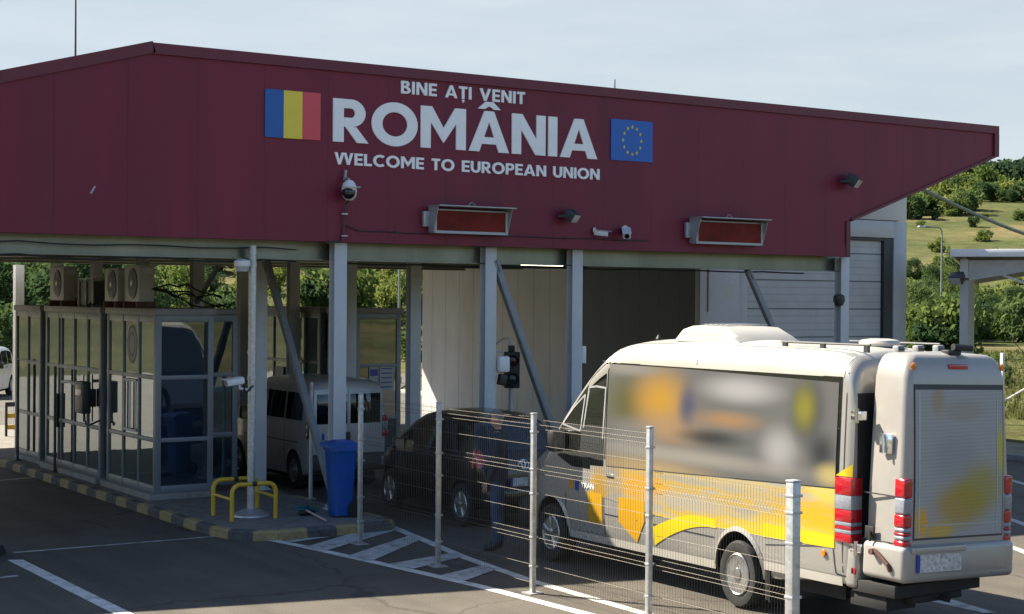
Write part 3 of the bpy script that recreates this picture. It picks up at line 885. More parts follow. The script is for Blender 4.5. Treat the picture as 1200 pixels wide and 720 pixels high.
def floodlight(loc, rz, label, s=1.0):
    t = empty('floodlight', loc, rz, label, 'floodlight')
    mt = Matrix.Translation((0, -0.16 * s, 0)) @ Rx(R(35))
    mb = MB()
    mb.box(-0.10 * s, 0.10 * s, -0.06 * s, 0.10 * s, -0.07 * s, 0.07 * s, 0.015 * s, M=mt)
    mb.build('housing', M['dark_metal'], t)
    MB().box(-0.085 * s, 0.085 * s, -0.068 * s, -0.061 * s, -0.058 * s, 0.058 * s, M=mt).build('glass', M['flood_glass'], t)
    mb = MB()
    for q in (-1, 1): mb.box(q * 0.112 * s - 0.006, q * 0.112 * s + 0.006, -0.17 * s, 0.0, -0.02, 0.02)
    mb.box(-0.118 * s, 0.118 * s, -0.012, 0.0, -0.025, 0.025)
    mb.build('bracket', M['dark_metal'], t)
    return t
floodlight((14.55, 20.48, 4.56), R(30), 'small black floodlight turned sideways beside the first message board', 1.15)
floodlight((20.80, 20.48, 5.41), R(28), 'black floodlight high on the slanted right end of the canopy', 1.35)

dm = empty('dome_camera', (10.64, 20.47, 4.80), 0, 'white dome camera with a black eye hung above the front column', 'camera')
mb = MB(); mb.lathe([(0.005, 0.15), (0.05, 0.14), (0.09, 0.095), (0.108, 0.04), (0.112, 0.0)], c=(0, -0.16, 0)); mb.box(-0.11, 0.11, -0.31, -0.12, 0.035, 0.045, 0.003)
mb.build('housing', M['white_plastic'], dm)
b = bmesh.new(); bmesh.ops.create_uvsphere(b, u_segments=20, v_segments=12, radius=0.098)
mb = MB(); mb.add(b, T(-0.02, -0.185, -0.035)); mb.build('lens_dome', M['lens_glass'], dm)
mb = MB(); mb.lathe([(0.103, 0.0), (0.113, 0.0), (0.10, -0.09), (0.05, -0.145), (0.03, -0.15), (0.03, -0.14), (0.085, -0.09)], c=(0.02, -0.13, 0), n=20, closed=True)
mb.build('ring', M['white_plastic'], dm)
mb = MB(); mb.tube([(0, -0.03, 0.18), (0, -0.05, 0.30)], 0.022, 8); mb.tube([(0, 0, 0.17), (0, -0.10, 0.17), (0, -0.16, 0.15)], 0.022, 8)
mb.build('arm', M['grey_metal'], dm)
mb = MB(); mb.tube([(0.01, -0.14, -0.13), (0.005, -0.04, -0.2), (0.0, -0.02, -0.45), (-0.03, -0.02, -0.70), (-0.05, -0.02, -0.75), (-0.3, -0.02, -0.765)], 0.014, 6); mb.build('cable', M['dark_metal'], dm)
mb = MB()
for zz in (-0.34, -0.66): mb.box(-0.055, 0.045, -0.042, -0.004, zz - 0.008, zz + 0.008)
mb.build('clip', M['galv'], dm)

for x, z0, L, lab in ((6.74, 6.38, 1.5, 'tall thin lightning rod on the sloping left roof edge'), (15.77, 6.60, 0.28, 'short thin rod on the flat roof edge above the star flag')):
    t = empty('roof_rod', (x, 20.72, z0), 0, lab, 'rod')
    MB().tube([(0, 0, 0), (0, 0, L)], 0.014, 6, r2=0.008).build('rod', M['dark_metal'], t)
    MB().box(-0.04, 0.04, -0.04, 0.04, 0, 0.03, 0.004).build('foot', M['dark_metal'], t)

def ceiling_light(loc, lit, label, group=None, L=0.95):
    t = empty('ceiling_light', loc, 0, label, 'ceiling light', group)
    MB().box(-L / 2, L / 2, -0.05, 0.05, 0.045, 0.10, 0.006).build('fixture', M['grey_metal'], t)
    MB().box(-L / 2 + 0.02, L / 2 - 0.02, -0.045, 0.045, -0.01, 0.044, 0.012).build('diffuser', M['tube_lit' if lit else 'tube_off'], t)
    for s in (-1, 1): MB().tube([(s * L * 0.35, 0, 0.1), (s * L * 0.35, 0, 0.2)], 0.012, 6).build('hanger', M['dark_metal'], t)
ceiling_light((16.4, 23.7, 3.86), True, 'lit fluorescent batten glowing warm under the canopy ceiling')
for y in (24.2, 26.6, 29.2): ceiling_light((8.25, y, 3.95), False, 'unlit pale batten light under the canopy above the glass booths', 'unlit battens above the booths', 0.62)
#--BOOTHS--
# ------------------------------------------------------------------ glass control booths
def frame_wall(mb, axis, c, us, zs, t=0.05, d=0.06, t_end=0.09):
    """upright members at us, rails at zs on a plane: axis 'x' = wall facing -X at x=c, 'y' = wall facing -Y at y=c"""
    def bx(u0, u1, z0, z1, dd=d, o=0.0):
        if axis == 'x': mb.box(c - o, c + dd, u0, u1, z0, z1, 0.004)
        else: mb.box(u0, u1, c - o, c + dd, z0, z1, 0.004)
    for i, u in enumerate(us):
        w = t_end if i in (0, len(us) - 1) else t
        bx(u - w / 2, u + w / 2, zs[0], zs[-1])
    for i, z in enumerate(zs):
        w = 0.11 if i in (0, len(zs) - 1) else 0.065
        z0 = z if i == 0 else (z - w if i == len(zs) - 1 else z - w / 2)
        bx(us[0] - t_end / 2 + 0.001, us[-1] + t_end / 2 - 0.001, z0, z0 + w, d - 0.006, -0.004)
def panes(mb, axis, c, us, zs, o=0.025):
    for u0, u1 in zip(us, us[1:]):
        for z0, z1 in zip(zs, zs[1:]):
            if axis == 'x': mb.box(c + o, c + o + 0.006, u0 + 0.015, u1 - 0.015, z0 + 0.02, z1 - 0.02)
            else: mb.box(u0 + 0.015, u1 - 0.015, c + o, c + o + 0.006, z0 + 0.02, z1 - 0.02)
ZS = [0.22, 1.03, 1.99, 2.95]
def booth(x0, x1, y0, y1, side_us, front_us, label, step=False, group=None, zs=ZS, z0=0.13):
    t = empty('control_booth', (x0, y0, z0), 0, label, 'booth', group)
    o = (x0, y0, z0)
    mb = MB(); frame_wall(mb, 'x', x0, side_us, zs); mb.build('side_frame', M['booth_frame'], t, off=o)
    mb = MB(); panes(mb, 'x', x0, side_us, zs); mb.build('side_glazing', M['booth_glass'], t, off=o)
    mb = MB(); frame_wall(mb, 'y', y0, front_us, zs); mb.build('front_frame', M['booth_frame'], t, off=o)
    mb = MB(); panes(mb, 'y', y0, front_us, zs); mb.build('front_glazing', M['booth_glass_front'], t, off=o)
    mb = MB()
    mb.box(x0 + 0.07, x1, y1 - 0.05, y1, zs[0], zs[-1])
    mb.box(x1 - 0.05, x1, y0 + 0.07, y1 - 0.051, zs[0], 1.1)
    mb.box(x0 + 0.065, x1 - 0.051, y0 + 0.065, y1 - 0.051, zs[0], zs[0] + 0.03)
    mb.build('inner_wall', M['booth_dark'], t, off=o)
    mb = MB()
    mb.box(x0 + 0.16, x1 - 0.1, y0 + 0.3, y1 - 0.3, 0.93, 0.97, 0.005)
    mb.box(x0 + 0.3, x0 + 0.5, y0 + 0.5, y0 + 0.54, 0.98, 1.25, 0.005)
    mb.box(x1 - 0.35, x1 - 0.12, y0 + 0.6, y0 + 1.0, 1.0, 1.5, 0.02)
    mb.build('desk', M['dark_metal'], t, off=o)
    mb = MB()
    mb.box(x0 - 0.025, x1 + 0.03, y0 - 0.025, y1 + 0.025, zs[-1], zs[-1] + 0.10, 0.006)
    mb.build('roof', M['booth_fascia'], t, off=o)
    mb = MB()
    mb.box(x0 + (-0.10 if step else 0.0), x1, y0 - (0.06 if step else 0.0), y1, 0.10, zs[0] - 0.002, 0.012)
    mb.build('plinth', M['concrete'], t, off=o)
    return t
def lin(a, b, n): return [a + (b - a) * k / n for k in range(n + 1)]
b3 = booth(8.75, 9.70, 23.0, 25.2, lin(23.05, 25.15, 3), [8.80, 9.65], 'glass booth nearest the road end of the island with a round emblem on its window', True)
o3 = (8.75, 23.0, 0.13)
# set-back bay beside the front
mb = MB(); frame_wall(mb, 'y', 23.55, [9.76, 10.30], ZS); mb.build('side_bay_frame', M['booth_frame'], b3, off=o3)
mb = MB(); panes(mb, 'y', 23.55, [9.76, 10.30], ZS); mb.build('side_bay_glazing', M['booth_glass_front'], b3, off=o3)
mb = MB(); mb.box(9.735, 10.33, 23.50, 25.15, 2.951, 3.04, 0.006); mb.build('side_bay_roof', M['booth_fascia'], b3, off=o3)
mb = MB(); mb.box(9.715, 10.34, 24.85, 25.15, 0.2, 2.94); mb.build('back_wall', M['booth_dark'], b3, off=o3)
# sliding hatch in the middle bay, emblem, sheets behind the glass
mb = MB()
for a in (0, 1):
    mb.box(8.735, 8.749, 23.80 + a * 0.54, 23.84 + a * 0.54, 1.10, 1.93)
    mb.box(8.735, 8.749, 23.841, 24.339, 1.10 + a * 0.79, 1.14 + a * 0.79)
mb.box(8.735, 8.749, 24.07, 24.10, 1.141, 1.889)
mb.build('sliding_hatch', M['hall_grey'], b3, off=o3)
mb = MB()
for r0, r1, mi in ((0.0, 0.10, 1), (0.10, 0.135, 0), (0.135, 0.165, 1), (0.165, 0.20, 0)):
    mb.mi = mi
    for k in range(28):
        a0, a1 = 2 * math.pi * k / 28, 2 * math.pi * (k + 1) / 28
        P = lambda r, a: (8.772, 24.08 + r * 1.1 * math.cos(a), 2.48 + r * 1.55 * math.sin(a))
        if r0 == 0: mb.poly([P(0, 0), P(r1, a0), P(r1, a1)])
        else: mb.poly([P(r0, a0), P(r1, a0), P(r1, a1), P(r0, a1)])
mb.build('round_emblem', [M['booth_dark'], mat('emblem_grey', (0.16, 0.19, 0.23), 0.5)], b3, off=o3, recalc=False)
mb = MB()
mb.box(8.86, 9.18, 23.045, 23.048, 2.42, 2.83); mb.box(9.42, 9.59, 23.045, 23.048, 2.50, 2.83)
mb.build('reflection_sheet', M['paper_and_reflection'], b3, off=o3)  # pale sheets stand in for reflections in the upper front pane
mb = MB(); mb.box(8.79, 8.793, 24.55, 24.85, 1.55, 1.9); mb.build('notice', M['paper_and_reflection'], b3, off=o3)
mb = MB(); mb.box(8.79, 8.793, 24.58, 24.80, 1.12, 1.32); mb.build('red_notice', mat('notice_red', (0.55, 0.07, 0.04), 0.6), b3, off=o3)

b2 = booth(8.75, 9.9, 25.5, 28.5, [25.55, 26.2, 26.9, 27.6, 27.76, 28.45], [8.80, 9.3, 9.85], 'middle glass booth behind the emblem booth with a grey box on its window', True)
mb = MB()
mb.box(8.70, 8.742, 27.66, 27.69, 0.9, 1.5); mb.tube([(8.70, 26.2, 1.1), (8.70, 26.2, 1.9)], 0.012, 6)
mb.build('door_handle', M['black'], b2, off=(8.75, 25.5, 0.13))
b1 = booth(8.75, 9.9, 28.8, 30.4, [28.85, 29.6, 30.35], [8.80, 9.3, 9.85], 'glass booth at the far end of the row beside the sunlit road')
# right hand pair
q1 = booth(13.5, 14.48, 25.5, 26.6, [25.55, 26.55], [13.56, 14.42], 'dark framed booth with white notices in its window, between canopy columns')
mb = MB(); mb.box(13.80, 14.0, 25.505, 25.509, 1.55, 2.0); mb.box(14.02, 14.32, 25.505, 25.509, 1.52, 2.02)
mb.build('notice', M['paper_and_reflection'], q1, off=(13.5, 25.5, 0.13))
mb = MB()
for k in range(5): mb.box(14.05, 14.28, 25.502, 25.504, 1.58 + 0.085 * k, 1.60 + 0.085 * k)
mb.box(13.82, 13.98, 25.502, 25.504, 1.80, 1.92)
mb.build('notice_print', M['plate_blue'], q1, off=(13.5, 25.5, 0.13))
q2 = booth(13.5, 14.48, 26.9, 29.6, [26.95, 27.6, 28.3, 28.38, 29.0, 29.55], [13.56, 14.42], 'dark framed booth behind the white delivery van, farther of that pair')
mb = MB(); mb.box(13.49, 13.493, 28.5, 28.9, 1.1, 1.85); mb.build('notice', M['paper_and_reflection'], q2, off=(13.5, 26.9, 0.13))

# things on and by the booths
def ac_unit(loc, label, rz=0.0, L=0.66, H=0.58, D=0.25, stand=0.10):
    t = empty('air_conditioner', loc, rz, label, 'air conditioner')
    MB().box(0, D, 0, L, stand, stand + H, 0.015).build('casing', M['ac_white'], t)
    mb = MB()
    mb.lathe([(0.23, -0.012), (0.245, -0.004), (0.245, 0.0), (0.0, 0.0)], c=(-0.001, L * 0.42, stand + H / 2), axis='x', n=28, sy=0.86)
    mb.build('fan_opening', M['dark_metal'], t)
    mb = MB()
    for r in (0.06, 0.10, 0.14, 0.18, 0.215):
        mb.lathe([(r, -0.016), (r + 0.006, -0.016), (r + 0.006, -0.020), (r, -0.020)], c=(0, L * 0.42, stand + H / 2), axis='x', n=28, sy=0.86, closed=True)
    for k in range(12):
        a = math.pi * 2 * k / 12
        mb.tube([(-0.021, L * 0.42 + 0.04 * 0.86 * math.cos(a), stand + H / 2 + 0.04 * math.sin(a)), (-0.021, L * 0.42 + 0.235 * 0.86 * math.cos(a), stand + H / 2 + 0.235 * math.sin(a))], 0.003, 4)
    mb.build('fan_grille', M['grey_metal'], t)
    MB().lathe([(0.045, -0.03), (0.045, -0.02)], c=(0, L * 0.42, stand + H / 2), axis='x', n=16, sy=0.86).build('hub', M['white_plastic'], t)
    mb = MB()
    mb.box(0.06, D - 0.03, -0.012, 0.0, stand + H - 0.14, stand + H - 0.05); mb.build('label_plate', M['paper_and_reflection'], t)
    mb = MB()
    mb.box(-0.03, D + 0.03, 0.02, 0.08, 0, stand - 0.001); mb.box(-0.03, D + 0.03, L - 0.08, L - 0.02, 0, stand - 0.001)
    mb.split('support', M['rust'], t)
    return t
ac_unit((8.74, 27.45, 3.05), 'pale air conditioner fan unit alone on the roof beside the dark vent box', L=0.78, H=0.60)
ac_unit((8.78, 23.80, 3.05), 'pale air conditioner fan unit at the front of the roof pair', L=0.68, H=0.58)
ac_unit((8.72, 24.62, 3.05), 'pale air conditioner fan unit half hidden behind its twin on the roof', L=0.62, H=0.54)
t = empty('vent_box', (8.85, 26.2, 3.05), 0, 'dark open vent box with pale uprights on the booth roof', 'vent box')
mb = MB(); mb.box(0.02, 0.28, 0.03, 0.75, 0.02, 0.44); mb.build('core', M['booth_dark'], t)
mb = MB()
for y in (0.0, 0.36, 0.74): mb.box(-0.01, 0.018, y, y + 0.04, 0, 0.47, 0.003)
mb.box(-0.01, 0.29, 0.0, 0.78, 0.471, 0.49, 0.003)
mb.build('frame', M['ac_white'], t)
mb = MB()
for s in range(5):
    p = Vector((8.9 + 0.05 * s, 27.3, 3.2))
    pts = [p]
    for k in range(9):
        p = p + Vector((random.uniform(-0.03, 0.05), -0.14, random.uniform(-0.09, 0.09)))
        p.z = max(3.07, min(3.42, p.z)); pts.append(p)
    mb.tube(pts, 0.016, 5)
for s in range(4):
    p = Vector((8.98 + 0.03 * s, 23.8, 3.35)); pts = [p]
    for k in range(8):
        p = p + Vector((0.15, random.uniform(-0.02, 0.04), random.uniform(-0.10, 0.06)))
        p.z = max(3.07, p.z); pts.append(p)
    mb.tube(pts, 0.014, 5)
tag(mb.build('cable_tangle', M['black']), 'loose black cables lying between the units on the booth roofs', 'cables')

t = empty('intercom_box', (8.52, 25.78, 1.28), 0, 'grey card reader box on a bent arm before the middle booth', 'intercom')
MB().box(-0.05, 0.10, -0.20, 0.20, 0.0, 0.53, 0.02).build('casing', M['dark_metal'], t)
MB().box(-0.056, -0.051, -0.15, 0.15, 0.30, 0.47, 0.002).build('screen', M['lens_glass'], t)
MB().tube([(0.0, 0.15, 0.46), (-0.02, 0.6, 0.50), (-0.02, 0.95, 0.48)], 0.028, 8).build('arm', M['grey_metal'], t)
MB().box(0.10, 0.24, -0.05, 0.05, 0.1, 0.4, 0.01).build('bracket', M['dark_metal'], t)
mb = MB(); mb.tube([(0.02, -0.1, 0.0), (0.02, -0.12, -0.12), (0.03, -0.22, -0.2), (0.06, -0.34, -0.16), (0.2, -0.38, -0.1)], 0.016, 6); mb.build('cable', M['black'], t)

for x, y, h, lab in ((8.62, 27.5, 1.86, 'thin black post on the kerb before the middle booth'), (8.62, 29.75, 1.9, 'thin black post on the kerb nearer the sunlit road')):
    t = empty('thin_post', (x, y, 0.13), 0, lab, 'post')
    MB().tube([(0, 0, 0), (0, 0, h)], 0.026, 8).build('pole', M['dark_metal'], t)
    MB().lathe([(0.07, 0), (0.07, 0.015), (0.03, 0.03)], n=12).build('foot', M['dark_metal'], t)

# guard cage, camera pole
def hoop_path(y, x0, x1, h, r=0.12):
    pts = [(x0, y, 0)]
    for k in range(7):
        a = math.pi - k * math.pi / 12
        pts.append((x0 + r + r * math.cos(a), y, h - r + r * math.sin(a)))
    for k in range(7):
        a = math.pi / 2 - k * math.pi / 12
        pts.append((x1 - r + r * math.cos(a), y, h - r + r * math.sin(a)))
    return pts + [(x1, y, 0)]
t = empty('guard_rail', (8.82, 20.20, 0.13), 0, 'yellow tubular guard rail of two hoops round the camera pole', 'guard rail')
for y, a, b in ((0.05, 0.0, 0.66), (0.75, 0.02, 0.70)):
    o = MB().tube(hoop_path(y, a, b, 0.50), 0.031, 10).build('hoop', M['yellow_paint'], t)
    MB().tube([((a + b) / 2 - 0.035, y, 0.50), ((a + b) / 2 + 0.035, y, 0.50)], 0.0335, 10).build('black_band', M['black'], o)
for x0, x1 in ((0.0, 0.02), (0.66, 0.70)): MB().tube([(x0, 0.06, 0.30), (x1, 0.74, 0.30)], 0.022, 8).build('cross_bar', M['yellow_paint'], t)
t = empty('camera_pole', (9.29, 20.66, 0.13), 0, 'galvanised pole standing inside the yellow guard rail', 'pole')
MB().tube([(0, 0, 0.02), (0, 0, 3.84)], 0.057, 14).build('pole', M['galv'], t)
MB().lathe([(0.27, 0), (0.265, 0.02), (0.16, 0.075), (0.09, 0.10), (0.07, 0.105)], n=24).build('base_flange', M['galv'], t)
mb = MB()
for zz in (1.93, 3.55, 3.72, 2.3): mb.lathe([(0.066, zz), (0.066, zz + 0.05)], n=14)
mb.build('clamp', M['galv'], t)
t = empty('pole_lamp', (9.12, 20.64, 3.66), 0, 'white capped lamp near the top of the camera pole', 'lamp')
MB().lathe([(0.10, 0.0), (0.115, 0.02), (0.115, 0.09), (0.06, 0.115)], n=18).build('cap', M['white_plastic'], t)
MB().lathe([(0.085, -0.06), (0.095, -0.002)], n=18).build('lens', M['hall_grey'], t)
MB().tube([(0.06, 0, 0.06), (0.17, 0.01, 0.06)], 0.02, 8).build('arm', M['galv'], t)
t = empty('bullet_camera', (9.05, 20.6, 1.98), 0, 'white tube camera aimed left from the galvanised pole', 'camera')
mb = MB(); mt = Rz(R(12)) @ Ry(R(-6)); mb.box(-0.20, 0.10, -0.05, 0.05, 0.02, 0.12, 0.025, M=mt); mb.box(-0.24, 0.06, -0.058, 0.058, 0.121, 0.128, M=mt); mb.build('body', M['white_plastic'], t)
b = bmesh.new(); bmesh.ops.create_circle(b, cap_ends=True, radius=0.036, segments=14)
mb = MB(); mb.add(b, mt @ T(-0.203, 0, 0.07) @ Ry(R(90))); mb.build('lens', M['lens_glass'], t)
mb = MB(); mb.tube([(0.03, 0, 0.03), (0.03, 0.01, -0.03), (0.18, 0.04, -0.06)], 0.02, 8); mb.build('arm', M['white_plastic'], t)
mb = MB(); mb.tube([(0.09, 0, 0.08), (0.10, 0.0, -0.06), (0.14, 0.0, -0.09), (0.2, 0.0, -0.02), (0.24, 0.0, 0.0)], 0.013, 6); mb.build('cable', M['black'], t)

# wheelie bin
t = empty('wheeled_bin', (10.36, 19.98, 0.13), R(-6), 'tall blue wheeled rubbish bin on the island corner', 'bin', scale=(0.88, 0.9, 1))
mb = MB()
prof = [(0.155, 0.17, 0.02), (0.165, 0.185, 0.3), (0.20, 0.225, 0.92), (0.205, 0.23, 0.935), (0.225, 0.25, 0.94), (0.225, 0.25, 0.985)]
rg = []
for a, b_, z in prof:
    rr = 0.05; ring = []
    for cx_, cy_, a0 in ((a - rr, b_ - rr, 0), (-a + rr, b_ - rr, 90), (-a + rr, -b_ + rr, 180), (a - rr, -b_ + rr, 270)):
        for k in range(4):
            an = R(a0 + k * 30); ring.append(mb.bm.verts.new((cx_ + rr * math.cos(an), cy_ + rr * math.sin(an), z)))
    rg.append(ring)
for A, B in zip(rg, rg[1:]):
    n = len(A)
    for k in range(n): mb.face([A[k], A[(k + 1) % n], B[(k + 1) % n], B[k]])
mb.face(rg[0][::-1]); mb.face(rg[-1])
mb.build('tub', M['bin_blue'], t)
mb = MB()
mb.prism([(-0.27, 0.985), (0.22, 0.985), (0.235, 1.03), (0.12, 1.07), (-0.18, 1.055), (-0.265, 1.02)], 'y', -0.25, 0.25)
mb.box(-0.10, 0.16, -0.17, 0.17, 1.05, 1.078, 0.008)
mb.build('lid', M['bin_blue'], t)
mb = MB(); mb.tube([(0.22, -0.2, 0.94), (0.30, -0.2, 1.0), (0.30, 0.2, 1.0), (0.22, 0.2, 0.94)], 0.018, 8); mb.build('handle', M['bin_blue'], t)
for s in (-1, 1): MB().lathe([(0.05, -0.03), (0.11, -0.03), (0.118, 0), (0.11, 0.03), (0.05, 0.03)], c=(0.17, s * 0.21, 0.115), axis='y', n=20).build('wheel', M['rubber'], t)
t = empty('broom', (9.98, 20.28, 0.135), 0, 'small black brush with a pale handle lying on the pavement', 'brush')
MB().box(-0.13, 0.13, -0.05, 0.06, 0.0, 0.07, 0.03).build('head', M['black'], t)
MB().tube([(-0.02, -0.03, 0.07), (-0.06, -0.72, 0.015)], 0.014, 7).build('handle', M['pink_wood'], t)
t = empty('dustpan', (10.16, 20.62, 0.132), R(20), 'teal dustpan lying beside the blue bin', 'dustpan')
mb = MB(); mb.box(-0.13, 0.13, -0.1, 0.1, 0, 0.012, 0.003); mb.box(-0.13, 0.13, 0.09, 0.10, 0.013, 0.07, 0.003)
for s in (-1, 1): mb.box(s * 0.125 - 0.005, s * 0.125 + 0.005, -0.09, 0.089, 0.013, 0.05)
mb.build('pan', M['teal'], t)
MB().tube([(0, 0.1, 0.04), (0, 0.26, 0.06)], 0.014, 7).build('handle', M['teal'], t)
t = empty('island_post', (10.84, 21.9, 0.13), 0, 'slim pale post with a round cap between the bin and the white delivery van', 'post')
MB().tube([(0, 0, 0), (0, 0, 1.76)], 0.034, 10).build('pole', M['galv'], t)
MB().lathe([(0.036, 1.74), (0.04, 1.76), (0.03, 1.80), (0.0, 1.81)], n=10).build('cap', M['grey_metal'], t)
MB().box(-0.06, 0.06, -0.06, 0.06, 0, 0.012).build('foot', M['galv'], t)

# ------------------------------------------------------------------ wire mesh fence
FX = 9.78
fy = [18.30, 16.30, 14.27, 12.23, 10.20]
fence = empty('mesh_fence', (FX, 16.3, 0), 0, 'welded wire mesh fence with steel posts running beside the minibus', 'fence')
fo = (FX, 16.3, 0)
for i, y in enumerate(fy):
    mb = MB()
    w = 0.027 if i < 4 else 0.047
    mb.box(FX - w, FX + w, y - w, y + w, 0, 1.97 if i < 4 else 1.64, 0.006)
    o = mb.build('post', M['galv'], fence, off=fo)
    mb = MB(); mb.box(FX - w - 0.004, FX + w + 0.004, y - w - 0.004, y + w + 0.004, 1.971 if i < 4 else 1.641, 1.99 if i < 4 else 1.66, 0.005)
    mb.box(FX - 0.09, FX + 0.09, y - 0.09, y + 0.09, 0.0, 0.012)
    mb.build('cap_and_foot', M['grey_metal'], o, off=fo)
    mb = MB()
    for zz in (0.3, 0.62, 1.1, 1.37, 1.78 if i < 4 else 1.52): mb.box(FX - w - 0.005, FX + w + 0.02, y - w - 0.005, y + w + 0.005, zz - 0.012, zz + 0.012, 0.003)
    bmesh.ops.translate(mb.bm, verts=mb.bm.verts[:], vec=-Vector(fo)); mb.split('clamp', M['grey_metal'], o)
for ya, yb in zip(fy, fy[1:]):
    mb = MB()
    x0 = FX + 0.045
    y0, y1 = ya - 0.03, yb + 0.03
    n = int(abs(y1 - y0) / 0.041)
    low = yb < 11                                   # the end panel is one row lower
    vz = [0.62, 1.37] if low else [0.62, 1.37, 1.86]
    prof = [(0, 0.07)]
    for v in vz: prof += [(0, v - 0.05), (-0.035, v), (0, v + 0.05)]
    prof += [(0, 1.56 if low else 1.945)]
    for k in range(n + 1):
        y = y0 + (y1 - y0) * k / n
        mb.tube([(x0 + a, y, z) for a, z in prof], 0.0017, 4, cap=False)
    for z, dx in [q_ for q_ in [(0.10, 0), (0.30, 0), (0.57, 0), (0.62, -0.035), (0.67, 0), (0.90, 0), (1.10, 0), (1.32, 0), (1.37, -0.035), (1.42, 0), (1.63, 0), (1.81, 0), (1.86, -0.035), (1.91, 0), (1.53, 0)] if (q_[0] < 1.6 if low else q_[0] != 1.53)]:
        mb.tube([(x0 + dx + 0.006, y0, z), (x0 + dx + 0.006, y1, z)], 0.0019, 4, cap=False)
    mb.build('mesh_panel', M['wire'], fence, off=fo, smooth=0)

# ------------------------------------------------------------------ signals by the far lane
t = empty('traffic_light', (13.95, 21.0, 0.13), R(-25), 'dark two lens traffic light on a grey post behind the black car', 'traffic light')
MB().tube([(0, 0.05, 0), (0, 0.05, 2.3)], 0.04, 10).build('post', M['grey_metal'], t)
MB().box(-0.12, 0.12, -0.10, 0.08, 1.68, 2.26, 0.015).build('housing', M['black'], t)
for z, c in ((2.12, (0.045, 0.010, 0.012)), (1.83, (0.006, 0.035, 0.034))):
    o = MB().lathe([(0.085, -0.104), (0.06, -0.115), (0.0, -0.12)], c=(0, 0, z), axis='y', n=18).build('lens', mat('signal_lens', c, 0.15), t)
    mb = MB()
    mb.lathe([(0.095, -0.101), (0.10, -0.101), (0.10, -0.17), (0.095, -0.17)], c=(0, 0, z), axis='y', n=18, closed=True); mb.build('visor', M['black'], o)
MB().box(-0.05, 0.05, 0.0, 0.09, 2.26, 2.36, 0.01).build('top_bracket', M['black'], t)
mb = MB(); mb.tube([(0, 0.05, 2.36), (-0.05, 0.05, 2.48), (-0.16, 0.05, 2.46), (-0.3, 0.02, 2.33)], 0.012, 6); mb.build('cable', M['grey_metal'], t)
t = empty('reader_box', (13.56, 20.66, 2.08), 0, 'white rounded device box with a black sensor below, beside the traffic light', 'device box')
MB().box(-0.10, 0.10, -0.07, 0.07, 0, 0.26, 0.04).build('casing', M['white_plastic'], t)
MB().box(-0.06, 0.07, -0.06, 0.04, -0.20, -0.03, 0.015, M=Ry(R(12))).build('sensor', M['black'], t)
MB().tube([(0.0, 0, 0.26), (0.0, 0.0, 0.32), (-0.2, 0.06, 0.33)], 0.012, 6).build('arm', M['grey_metal'], t)
t = empty('junction_box', (15.12, 20.70, 2.2), 0, 'small white junction box on the column left of the minibus windscreen', 'junction box')
MB().box(-0.03, 0.05, -0.06, 0.06, 0, 0.28, 0.008).build('casing', M['white_plastic'], t)

# ------------------------------------------------------------------ inspection hall
HX, HY = 21.3, 25.0
hall = empty('inspection_hall', (HX, HY, 0), 0, 'grey clad inspection hall with a pale sectional door behind the minibus', 'building')
ho = (HX, HY, 0)
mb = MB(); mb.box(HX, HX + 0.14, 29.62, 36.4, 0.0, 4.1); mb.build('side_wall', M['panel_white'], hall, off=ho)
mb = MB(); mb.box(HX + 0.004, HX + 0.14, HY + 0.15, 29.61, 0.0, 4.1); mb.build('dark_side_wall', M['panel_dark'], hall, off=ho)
mb = MB(); mb.box(HX + 0.01, 27.3, HY + 0.16, 36.4, 4.11, 6.35); mb.box(27.2, 27.42, HY + 0.16, 36.4, 0, 4.07); mb.box(HX + 0.15, 27.19, 36.2, 36.39, 0, 4.07)
mb.build('hall_body', M['hall_grey'], hall, off=ho)
mb = MB()
mb.box(HX - 0.02, 22.38, HY, HY + 0.15, 0, 4.66, 0.006)
mb.box(22.39, 22.62, HY + 0.03, HY + 0.15, 0, 4.66, 0.004)
mb.build('pier', M['panel_white'], hall, off=ho)
mb = MB()
mb.box(HX - 0.02, 27.44, HY + 0.0, HY + 0.15, 5.08, 6.38, 0.006)
mb.box(HX - 0.02, 27.0, HY - 0.03, HY + 0.15, 4.68, 5.06, 0.006)
mb.box(27.02, 27.44, HY - 0.01, HY + 0.15, 0, 5.06, 0.006)
mb.build('front_cladding', M['hall_grey'], hall, off=ho)
mb = MB(); mb.box(22.63, 26.72, HY + 0.10, HY + 0.14, 0.01, 4.60)
mb.box(22.64, 26.6, HY + 0.09, HY + 0.099, 4.52, 4.60)
mb.build('sectional_door', M['door_panel'], hall, off=ho)
mb = MB(); mb.box(26.73, 27.0, HY + 0.02, HY + 0.14, 0, 4.67); mb.box(22.63, 26.72, HY + 0.02, HY + 0.14, 4.61, 4.67)
mb.build('door_jamb', M['booth_dark'], hall, off=ho)
mb = MB(); mb.box(22.0, 22.24, HY - 0.004, HY - 0.001, 3.3, 3.55); mb.tube([(21.5, HY - 0.02, 3.0), (21.5, HY - 0.02, 4.6)], 0.02, 6)
mb.build('fittings', M['grey_metal'], hall, off=ho)
t = empty('column_lamp', (20.93, 20.68, 3.25), 0, 'small dark round fitting on the rightmost canopy column', 'fitting')
MB().lathe([(0.0, -0.10), (0.07, -0.09), (0.11, 0.0), (0.10, 0.09), (0.05, 0.12)], axis='z', n=14).build('casing', M['dark_metal'], t)
